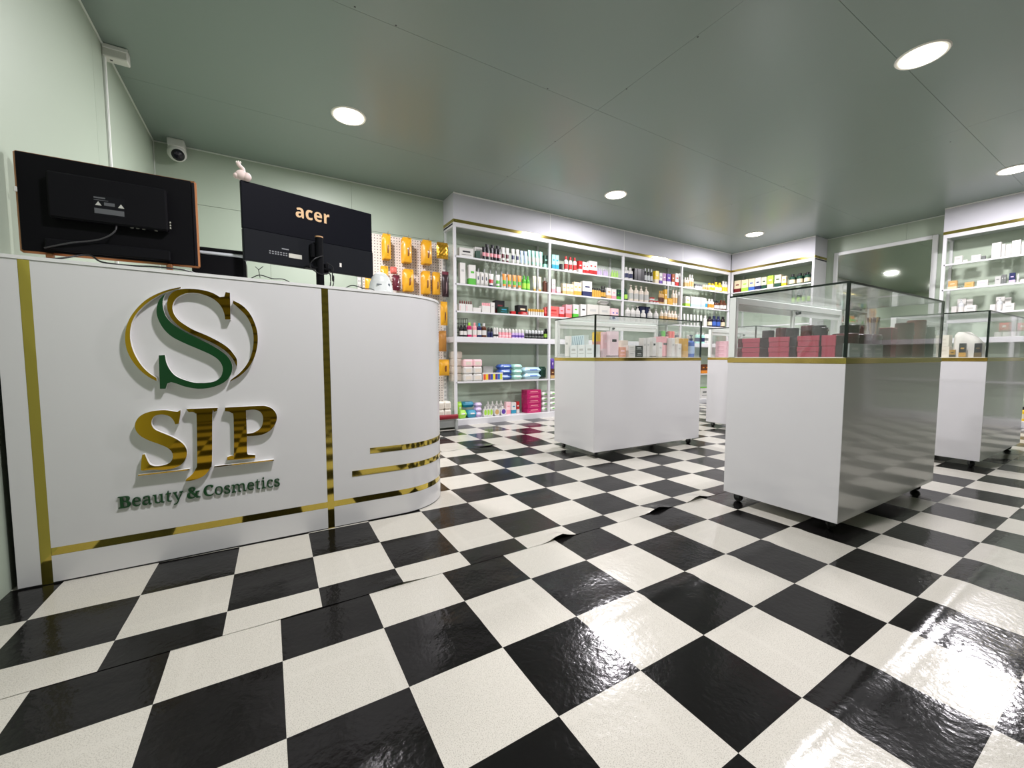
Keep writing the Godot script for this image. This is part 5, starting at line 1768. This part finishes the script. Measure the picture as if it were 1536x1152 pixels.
	put("bottle", "dark brown bottle with pale label", 6.757, 0.1076, 1, 0.101, 0.190, 0.090, -0.085, 1.3340, "2b1c1a,17161a,dccfae", 0.0)
	put("bottle", "deep blue bottle", 6.887, 0.1299, 2, 0.122, 0.205, 0.090, -0.085, 1.3340, "1d2550,1d2550,3d62b4", 0.0)
	put("bottle", "dark brown bottle at the corner", 7.156, 0.1251, 1, 0.118, 0.204, 0.090, -0.085, 1.3340, "2b1c1a,17161a,dccfae", 0.0)
	row("back", 1.04, "thick shelf, fourth back bay")
	put("bottle", "mint bottle with navy foot", 6.401, 0.0777, 3, 0.073, 0.195, 0.073, -0.077, 1.0400, "a7dccd,d5d3ce,1d2550", 0.0)
	put("tube", "white tube with grey foot", 6.632, 0.0599, 2, 0.056, 0.169, 0.056, -0.068, 1.0400, "d5d3ce,d5d3ce,6b6e6c", 0.0)
	row("back", 0.515, "lower shelf, fourth back bay")
	put("carton", "brown and orange packet", 6.561, 0.1015, 2, 0.095, 0.163, 0.076, -0.078, 0.5150, "5a2d16,e28a2a", 0.0)
	row("back", 0.075, "bottom deck, fourth back bay")
	put("can", "bright green can", 6.543, 0.0659, 3, 0.062, 0.015, 0.062, -0.071, 0.2600, "4fae2f,a4d94a", 0.0)
	put("carton", "white carton under the green cans", 6.613, 0.2103, 1, 0.198, 0.180, 0.100, -0.090, 0.0750, "d5d3ce,6b6e6c", 0.0)
	row("back", 0.515, "lower shelf, second back bay")
	put("pack", "purple pouch over a brown pack", 3.279, 0.0652, 1, 0.061, 0.166, 0.061, -0.071, 0.6200, "5a3a9a,c6b0d8", 0.0)
	put("carton", "brown carton under the purple pouch", 3.280, 0.0653, 1, 0.061, 0.130, 0.049, -0.065, 0.5150, "5a2d16,c9a46a", 0.0)
	row("back", 0.075, "bottom deck, second back bay")
	put("pack", "white and green pouch, bottom of its pile", 3.296, 0.1195, 1, 0.112, 0.066, 0.120, -0.100, 0.0750, "d5d3ce,4fae2f", 0.0)
	put("pack", "white and green pouch, second of its pile", 3.295, 0.1194, 1, 0.112, 0.066, 0.120, -0.100, 0.1410, "d5d3ce,4fae2f", 0.0)
	put("pack", "white and green pouch, third of its pile", 3.295, 0.1193, 1, 0.112, 0.066, 0.120, -0.100, 0.2070, "d5d3ce,4fae2f", 0.0)
	put("pack", "white and green pouch, top of its pile", 3.294, 0.1192, 1, 0.112, 0.066, 0.120, -0.100, 0.2730, "d5d3ce,4fae2f", 0.0)
	row("r1", 1.956, "top shelf, corner unit")
	put("carton", "dark red carton by the corner post", -0.006, 0.0357, 1, 0.034, 0.193, 0.030, -0.075, 1.9560, "6a141c,571720", 0.0)
	put("carton", "cream carton with dark red foot", 0.085, 0.1174, 1, 0.110, 0.219, 0.088, -0.104, 1.9560, "dccfae,6a141c", 0.0)
	put("carton", "cream carton with pale green foot", 0.216, 0.1200, 1, 0.113, 0.213, 0.090, -0.105, 1.9560, "dccfae,a4d94a", 0.0)
	put("carton", "cream carton with blue foot", 0.335, 0.1017, 1, 0.096, 0.212, 0.076, -0.098, 1.9560, "dccfae,3d62b4", 0.0)
	put("carton", "white carton with navy foot", 0.442, 0.0962, 1, 0.090, 0.209, 0.072, -0.096, 1.9560, "d5d3ce,1d2550", 0.0)
	put("carton", "cream carton with leaf pattern", 0.544, 0.0853, 1, 0.080, 0.204, 0.064, -0.092, 1.9560, "dccfae,16402f", 0.0)
	put("carton", "lime green carton", 0.643, 0.0971, 1, 0.091, 0.211, 0.073, -0.097, 1.9560, "a4d94a,dccfae", 0.0)
	put("carton", "cream carton with dark green foot", 0.761, 0.1078, 1, 0.101, 0.205, 0.081, -0.101, 1.9560, "dccfae,16402f", 0.0)
	put("carton", "cream carton with lemon print", 0.857, 0.0710, 1, 0.067, 0.167, 0.053, -0.087, 1.9560, "dccfae,ecc51e", 0.0)
	put("bottle", "dark green bottle with cream label", 0.967, 0.1077, 3, 0.090, 0.180, 0.090, -0.105, 1.9560, "16402f,17161a,dccfae", 0.0)
	put("bottle", "dark green bottle in the rear row", 1.000, 0.0950, 3, 0.080, 0.181, 0.080, -0.210, 1.9560, "16402f,17161a,dccfae", 0.0)
	row("r1", 1.645, "second shelf, corner unit")
	put("bottle", "tall green glass bottle", 1.000, 0.0741, 4, 0.055, 0.220, 0.055, -0.087, 1.6450, "16402f,16402f,a4d94a", 0.0)
	row("r2", 1.956, "top shelf right of mirror")
	put("carton", "white square carton", 0.130, 0.0718, 1, 0.067, 0.093, 0.054, -0.087, 1.9560, "d5d3ce,b3b4b0", 0.0)
	put("carton", "small white carton", 0.191, 0.0391, 1, 0.037, 0.034, 0.030, -0.075, 1.9560, "d5d3ce", 0.0)
	put("carton", "white oblong carton with ring mark", 0.277, 0.0796, 1, 0.075, 0.076, 0.060, -0.090, 1.9560, "d5d3ce,b3b4b0", 0.0)
	put("carton", "small black packet", 0.339, 0.0353, 1, 0.033, 0.052, 0.030, -0.075, 1.9560, "6b6e6c", 0.0)
	put("carton", "tall white carton with round emblem", 0.436, 0.0761, 1, 0.072, 0.184, 0.057, -0.089, 1.9560, "d5d3ce,b3b4b0", 0.0)
	put("carton", "slim white carton standing on edge", 0.484, 0.0123, 2, 0.012, 0.155, 0.030, -0.075, 1.9560, "d5d3ce", 0.0)
	put("carton", "white carton set back", 0.515, 0.0438, 1, 0.041, 0.158, 0.033, -0.156, 1.9560, "d5d3ce", 0.0)
	put("carton", "large white carton", 0.583, 0.0705, 1, 0.066, 0.176, 0.053, -0.087, 1.9560, "d5d3ce,b3b4b0", 0.0)
	put("carton", "slim white carton near the frame edge", 0.632, 0.0191, 2, 0.018, 0.145, 0.030, -0.075, 1.9560, "d5d3ce", 0.0)
	row("r2", 1.645, "second shelf right of mirror")
	put("carton", "tan square carton", 0.094, 0.0810, 1, 0.076, 0.109, 0.061, -0.090, 1.6450, "c9a46a,dccfae", 0.0)
	put("jar", "tiny dark pot", 0.152, 0.0218, 2, 0.020, 0.023, 0.020, -0.070, 1.6450, "d5d3ce,17161a", 0.0)
	put("carton", "tan oblong carton", 0.236, 0.0811, 1, 0.076, 0.071, 0.061, -0.090, 1.6450, "c9a46a,c79a3a", 0.0)
	put("carton", "lilac white oblong carton", 0.343, 0.0931, 1, 0.087, 0.076, 0.070, -0.095, 1.6450, "d5d3ce,c6b0d8", 0.0)
	put("carton", "grey carton", 0.465, 0.0481, 1, 0.045, 0.102, 0.036, -0.078, 1.6450, "b3b4b0,6b6e6c", 0.0)
	put("carton", "slim grey carton", 0.500, 0.0193, 2, 0.018, 0.113, 0.030, -0.075, 1.6450, "6b6e6c,b3b4b0", 0.0)
	put("carton", "navy violet carton", 0.572, 0.0480, 1, 0.045, 0.123, 0.036, -0.078, 1.6450, "1d2550,c6b0d8", 0.0)
	put("bottle", "slim white bottle", 0.614, 0.0203, 1, 0.019, 0.105, 0.019, -0.070, 1.6450, "d5d3ce,d5d3ce,b3b4b0", 0.0)
	put("carton", "white carton near the frame edge", 0.657, 0.0499, 1, 0.047, 0.039, 0.038, -0.079, 1.6450, "d5d3ce", 0.0)
	row("r2", 1.334, "third shelf right of mirror")
	put("carton", "low white carton at the left set", 0.123, 0.0473, 1, 0.044, 0.100, 0.036, -0.078, 1.3340, "d5d3ce", 0.0)
	put("pump", "silver bottle of the left set", 0.177, 0.0543, 1, 0.051, 0.181, 0.051, -0.086, 1.3340, "c8cbcc,c8cbcc,d5d3ce", 0.0)
	put("carton", "white carton behind the silver bottle, left set", 0.160, 0.0801, 1, 0.075, 0.199, 0.060, -0.210, 1.3340, "d5d3ce", 0.0)
	put("carton", "wide white carton of the left set", 0.260, 0.0980, 1, 0.092, 0.100, 0.074, -0.097, 1.3340, "d5d3ce,b3b4b0", 0.0)
	put("carton", "white carton set back in the left set", 0.232, 0.0556, 1, 0.052, 0.180, 0.042, -0.181, 1.3340, "d5d3ce", 0.0)
	put("carton", "low white carton at the right set", 0.440, 0.0424, 1, 0.040, 0.089, 0.032, -0.076, 1.3340, "d5d3ce", 0.0)
	put("pump", "silver bottle of the right set", 0.489, 0.0488, 1, 0.046, 0.166, 0.046, -0.083, 1.3340, "c8cbcc,c8cbcc,d5d3ce", 0.0)
	put("carton", "white carton behind the silver bottle, right set", 0.475, 0.0719, 1, 0.068, 0.183, 0.054, -0.207, 1.3340, "d5d3ce", 0.0)
	put("carton", "wide white carton of the right set", 0.563, 0.0881, 1, 0.083, 0.089, 0.066, -0.093, 1.3340, "d5d3ce,b3b4b0", 0.0)
	put("carton", "white carton set back in the right set", 0.540, 0.0500, 1, 0.047, 0.165, 0.038, -0.179, 1.3340, "d5d3ce", 0.0)
	row("r2", 1.04, "thick shelf right of mirror")
	put("pack", "red pouch with white print", 0.542, 0.1045, 1, 0.098, 0.108, 0.090, -0.105, 1.1000, "b32424,d5d3ce", 0.0)
	put("pack", "red pouch at the frame edge", 0.672, 0.0813, 1, 0.076, 0.095, 0.076, -0.098, 1.1000, "b32424,d5d3ce", 0.0)
	put("jar", "white jar under the red pouches", 0.495, 0.0641, 3, 0.060, 0.055, 0.060, -0.090, 1.0400, "d5d3ce,d5d3ce", 0.0)
	row("r2", 0.515, "lower shelf right of mirror")
	put("bottle", "gold bottle with dark cap", 0.708, 0.0701, 1, 0.070, 0.140, 0.070, -0.095, 0.5150, "c79a3a,17161a,dccfae", 0.0)
	row("r2", 0.075, "bottom deck right of mirror")
	put("bottle", "yellow bottle", 0.730, 0.0700, 1, 0.070, 0.160, 0.070, -0.095, 0.0750, "ecc51e,17161a,dccfae", 0.0)
	row("A", 0.8005, "skincare case")
	put("carton", "pale pink arched carton", 0.181, 0.0738, 1, 0.069, 0.200, 0.030, -0.090, 0.8005, "f0c8cc,ecd6da", 0.0)
	put("carton", "tall pale pink carton", 0.225, 0.0936, 1, 0.088, 0.206, 0.050, -0.055, 0.8005, "ecd6da,17161a", 0.0)
	put("carton", "peach square carton", 0.316, 0.0737, 1, 0.069, 0.082, 0.050, -0.055, 0.8005, "d99a80,f0c8cc", 0.0)
	put("carton", "white stool-shaped carton behind the peach one", 0.436, 0.0741, 1, 0.070, 0.142, 0.056, -0.158, 0.8005, "dbd0c1", 0.0)
	row("A", 0.8005, "skincare case, right half")
	put("carton", "white carton with grey lines, bottom of two", 0.418, 0.0810, 1, 0.076, 0.047, 0.060, -0.060, 0.8005, "d5d3ce,b3b4b0", 0.0)
	put("carton", "black carton with white print, bottom of two", 0.502, 0.0843, 1, 0.079, 0.047, 0.060, -0.060, 0.8005, "17161a,b3b4b0", 0.0)
	put("carton", "white carton with grey lines, top of two", 0.417, 0.0809, 1, 0.076, 0.047, 0.060, -0.060, 0.8485, "d5d3ce,b3b4b0", 0.0)
	put("carton", "black carton with white print, top of two", 0.500, 0.0841, 1, 0.079, 0.047, 0.060, -0.060, 0.8485, "17161a,b3b4b0", 0.0)
	put("carton", "slim tall white carton in a tight row", 0.563, 0.0397, 2, 0.037, 0.161, 0.050, -0.055, 0.8005, "d5d3ce,b3b4b0", 0.0)
	put("carton", "slim tall white carton with black foot", 0.678, 0.0449, 1, 0.042, 0.168, 0.050, -0.055, 0.8005, "d5d3ce,17161a", 0.0)
	put("carton", "low white carton before the pink ones", 0.752, 0.0465, 1, 0.044, 0.128, 0.040, -0.050, 0.8005, "d5d3ce,b3b4b0", 0.0)
	put("carton", "low pink carton set back", 0.853, 0.0396, 1, 0.037, 0.182, 0.050, -0.155, 0.8005, "e79aa2,f0c8cc", 0.0)
	put("carton", "tall pink carton with dark dot", 0.868, 0.0877, 1, 0.082, 0.183, 0.060, -0.110, 0.8005, "e3a9ae,6b6e6c", 0.0)
	put("carton", "tall white carton right of the pink carton", 0.910, 0.0456, 1, 0.043, 0.169, 0.050, -0.055, 0.8005, "d5d3ce,b3b4b0", 0.0)
	put("carton", "low white carton near the gold box", 0.995, 0.0519, 1, 0.049, 0.120, 0.040, -0.050, 0.8005, "d5d3ce,b3b4b0", 0.0)
	put("carton", "cream carton set back near the gold box", 1.135, 0.0464, 1, 0.044, 0.182, 0.050, -0.155, 0.8005, "dccfae", 0.0)
	put("carton", "tall gold carton", 1.075, 0.0711, 1, 0.067, 0.168, 0.050, -0.055, 0.8005, "c79a3a,c9a46a", 0.0)
	put("carton", "white carton behind the blue bottle", 1.198, 0.0282, 1, 0.027, 0.203, 0.025, -0.098, 0.8005, "d5d3ce", 0.0)
	put("pump", "blue spray bottle in clear wrap", 1.184, 0.0701, 1, 0.066, 0.202, 0.060, -0.060, 0.8005, "3d62b4,1d2550,a9c3e6", 0.0)
	spot("A", "skincare case", "carton", "slim tall white carton near the rear frame", Vector3(0.045, 0.8005, -0.397), Vector3(0.055, 0.18, 0.03), "e6e4df,b3b4b0", -1.57)
	spot("A", "skincare case", "carton", "square white printed carton, farthest from the front corner", Vector3(0.07, 0.8005, -0.31), Vector3(0.09, 0.1, 0.07), "dfe4e2,b3b4b0", -1.57)
	spot("A", "skincare case", "carton", "square white printed carton, middle of three", Vector3(0.07, 0.8005, -0.208), Vector3(0.09, 0.1, 0.07), "dfe4e2,b3b4b0", -1.57)
	spot("A", "skincare case", "carton", "square white printed carton, at the front corner", Vector3(0.07, 0.8005, -0.105), Vector3(0.09, 0.1, 0.07), "dfe4e2,b3b4b0", -1.57)
	spot("A", "skincare case", "striped2", "pale carton with slanted blue stripes", Vector3(0.15, 0.8005, -0.385), Vector3(0.2, 0.185, 0.05), "c4d8dc", -1.57)
	spot("A", "skincare case", "jar", "peach tub with yellow lid", Vector3(0.165, 0.8005, -0.16), Vector3(0.09, 0.205, 0.09), "d99a80,ecc51e", 0.0)
	spot("B", "gift box case", "gift", "crimson gift box, lower of the rearmost pair", Vector3(0.075, 0.8005, -0.425), Vector3(0.09, 0.049, 0.1), "a53b50,4e1424", -1.57)
	spot("B", "gift box case", "gift", "crimson gift box, lower of the middle pair", Vector3(0.075, 0.8005, -0.288), Vector3(0.095, 0.05, 0.1), "a53b50,4e1424", -1.57)
	spot("B", "gift box case", "gift", "crimson gift box, lower of the corner pair", Vector3(0.075, 0.8005, -0.16), Vector3(0.09, 0.05, 0.1), "a53b50,4e1424", -1.57)
	spot("B", "gift box case", "gift", "dark maroon box, lower of the rear frame pair", Vector3(0.06, 0.8005, -0.4825), Vector3(0.02, 0.05, 0.07), "571720,a53b50", -1.57)
	spot("B", "gift box case", "gift", "crimson gift box, upper of the rearmost pair", Vector3(0.075, 0.851, -0.425), Vector3(0.09, 0.049, 0.1), "a53b50,4e1424", -1.57)
	spot("B", "gift box case", "gift", "crimson gift box, upper of the middle pair", Vector3(0.075, 0.851, -0.288), Vector3(0.095, 0.05, 0.1), "a53b50,4e1424", -1.57)
	spot("B", "gift box case", "gift", "crimson gift box, upper of the corner pair", Vector3(0.075, 0.851, -0.16), Vector3(0.09, 0.05, 0.1), "a53b50,4e1424", -1.57)
	spot("B", "gift box case", "gift", "dark maroon box, upper of the rear frame pair", Vector3(0.06, 0.851, -0.4825), Vector3(0.02, 0.05, 0.07), "571720,a53b50", -1.57)
	spot("B", "gift box case", "gift", "upright crimson box at the front glass corner", Vector3(0.08, 0.8005, -0.082), Vector3(0.055, 0.1, 0.09), "a53b50,4e1424", -1.57)
	spot("B", "gift box case", "tin", "round dark tin, first in the rear row", Vector3(0.2, 0.8005, -0.43), Vector3(0.058, 0.145, 0.058), "2f1a20,2f1a20", 0.0)
	spot("B", "gift box case", "tin", "round maroon tin, second in the rear row", Vector3(0.22, 0.8005, -0.37), Vector3(0.058, 0.155, 0.058), "571a26,571a26", 0.0)
	spot("B", "gift box case", "tin", "round dark tin, third in the rear row", Vector3(0.2, 0.8005, -0.31), Vector3(0.058, 0.15, 0.058), "2a1a1e,2a1a1e", 0.0)
	spot("B", "gift box case", "tin", "round maroon tin, fourth in the rear row", Vector3(0.22, 0.8005, -0.25), Vector3(0.058, 0.16, 0.058), "5c1c28,5c1c28", 0.0)
	spot("B", "gift box case", "tin", "round dark tin, fifth in the rear row", Vector3(0.2, 0.8005, -0.19), Vector3(0.058, 0.155, 0.058), "2a1a1e,2a1a1e", 0.0)
	spot("B", "gift box case", "tin", "short black tin on the crimson pair nearest the corner", Vector3(0.08, 0.9015, -0.135), Vector3(0.06, 0.036, 0.06), "1f1013,1f1013", 0.0)
	spot("B", "gift box case", "tin", "short black tin over the white boxes by the corner", Vector3(0.225, 0.9115, -0.075), Vector3(0.075, 0.04, 0.06), "1f1013,1f1013", 0.0)
	spot("B", "gift box case", "carton", "low pale carton behind front glass, first from corner", Vector3(0.16, 0.8005, -0.062), Vector3(0.115, 0.062, 0.07), "b9c4be,dde0dc", 0.0)
	spot("B", "gift box case", "tin", "wide flat maroon tin on the first pale carton", Vector3(0.17, 0.8635, -0.07), Vector3(0.1, 0.046, 0.08), "45181f,571d26", 0.0)
	spot("B", "gift box case", "carton", "low pale carton behind front glass, second from corner", Vector3(0.3, 0.8005, -0.062), Vector3(0.115, 0.062, 0.07), "b9c4be,dde0dc", 0.0)
	spot("B", "gift box case", "tin", "wide flat maroon tin on the second pale carton", Vector3(0.31, 0.8635, -0.07), Vector3(0.1, 0.046, 0.08), "45181f,571d26", 0.0)
	spot("B", "gift box case", "carton", "low pale carton behind front glass, third from corner", Vector3(0.42, 0.8005, -0.062), Vector3(0.115, 0.062, 0.07), "b9c4be,dde0dc", 0.0)
	spot("B", "gift box case", "tin", "wide flat maroon tin on the third pale carton", Vector3(0.43, 0.8635, -0.07), Vector3(0.1, 0.046, 0.08), "45181f,571d26", 0.0)
	spot("B", "gift box case", "sticks", "clear tumbler of gold sticks on the flat tins", Vector3(0.43, 0.9105, -0.055), Vector3(0.055, 0.085, 0.055), "c79a3a,cdd8d2", 0.0)
	spot("B", "gift box case", "gift", "upright crimson box halfway along the front glass", Vector3(0.59, 0.8005, -0.055), Vector3(0.07, 0.15, 0.07), "a53b50,4e1424", 0.0)
	spot("B", "gift box case", "tin", "flat maroon tin beside the upright crimson box", Vector3(0.51, 0.8005, -0.17), Vector3(0.1, 0.16, 0.1), "571d26,6b222c", 0.0)
	spot("B", "gift box case", "tin", "tall dark brown tin behind the front glass", Vector3(0.84, 0.8005, -0.055), Vector3(0.078, 0.185, 0.078), "4a2f2a,4a2f2a", 0.0)
	spot("B", "gift box case", "tin", "tallest brown tin behind the front glass", Vector3(1.02, 0.8005, -0.055), Vector3(0.082, 0.208, 0.082), "74423a,74423a", 0.0)
	spot("B", "gift box case", "tin", "dark green-brown tin at the far front glass end", Vector3(1.17, 0.8005, -0.05), Vector3(0.07, 0.175, 0.07), "37463d,37463d", 0.0)
	spot("C", "draped cloth case", "cloth", "white cloth draped over a box", Vector3(0.125, 0.8005, -0.115), Vector3(0.15, 0.185, 0.14), "e4e2d8", 0.0)
	spot("C", "draped cloth case", "carton", "upper cream box of the pair by the cloth", Vector3(0.09, 0.8805, -0.24), Vector3(0.07, 0.085, 0.08), "e6e2d2,d9d4c2", -1.57)
	spot("C", "draped cloth case", "carton", "lower cream box of the pair by the cloth", Vector3(0.09, 0.8005, -0.235), Vector3(0.07, 0.0795, 0.08), "e2dccb,d5cfbb", -1.57)
	spot("C", "draped cloth case", "carton", "pale green box near the rear frame", Vector3(0.09, 0.8005, -0.33), Vector3(0.06, 0.12, 0.07), "bcd0c2,cfdcd2", -1.57)
	spot("C", "draped cloth case", "carton", "black gold-edged carton left of the cloth", Vector3(0.02, 0.8005, -0.125), Vector3(0.035, 0.1, 0.02), "1c1712,c79a3a", -1.57)
	spot("C", "draped cloth case", "carton", "black carton right of the cloth", Vector3(0.02, 0.8005, -0.05), Vector3(0.035, 0.098, 0.02), "1a1517,6b5a3a", -1.57)
	spot("C", "draped cloth case", "carton", "small gold carton before the cream boxes", Vector3(0.02, 0.8005, -0.175), Vector3(0.03, 0.055, 0.02), "b08a34,3a2c14", -1.57)
	spot("C", "draped cloth case", "jar", "white jar nearest the cloth", Vector3(0.35, 0.8005, -0.2), Vector3(0.08, 0.09, 0.08), "e4e4df,e4e4df", 0.0)
	spot("C", "draped cloth case", "jar", "white jar in the middle of the deck", Vector3(0.62, 0.8005, -0.2), Vector3(0.08, 0.09, 0.08), "e4e4df,e4e4df", 0.0)
	spot("C", "draped cloth case", "jar", "white jar at the far end of the deck", Vector3(0.9, 0.8005, -0.2), Vector3(0.08, 0.09, 0.08), "e4e4df,e4e4df", 0.0)
	spot("D", "mostly hidden pink box case", "carton", "pale pink box, bottom of its stack", Vector3(0.14, 0.8005, -0.422), Vector3(0.13, 0.045, 0.13), "e2b3bd,c98a98", -1.57)
	spot("D", "mostly hidden pink box case", "carton", "pale pink box, second of its stack", Vector3(0.14, 0.846, -0.422), Vector3(0.13, 0.045, 0.13), "e2b3bd,c98a98", -1.57)
	spot("D", "mostly hidden pink box case", "carton", "pale pink box, third of its stack", Vector3(0.14, 0.8915, -0.422), Vector3(0.13, 0.045, 0.13), "e2b3bd,c98a98", -1.57)
	spot("D", "mostly hidden pink box case", "carton", "pale pink box, top of its stack", Vector3(0.14, 0.937, -0.422), Vector3(0.13, 0.045, 0.13), "e2b3bd,c98a98", -1.57)
	spot("G", "pegboard rack deck", "soft", "white wrapped roll pack, lower left of four", Vector3(1.605, 0.1425, -0.08), Vector3(0.075, 0.086, 0.1), "e8e2d6,d6cfc2", 0.0)
	spot("G", "pegboard rack deck", "soft", "white wrapped roll pack, lower right of four", Vector3(1.683, 0.1425, -0.08), Vector3(0.075, 0.086, 0.1), "e8e2d6,d6cfc2", 0.0)
	spot("G", "pegboard rack deck", "soft", "white wrapped roll pack, upper left of four", Vector3(1.605, 0.23049999999999998, -0.08), Vector3(0.075, 0.086, 0.1), "e8e2d6,d6cfc2", 0.0)
	spot("G", "pegboard rack deck", "soft", "white wrapped roll pack, upper right of four", Vector3(1.683, 0.23049999999999998, -0.08), Vector3(0.075, 0.086, 0.1), "e8e2d6,d6cfc2", 0.0)
	pass
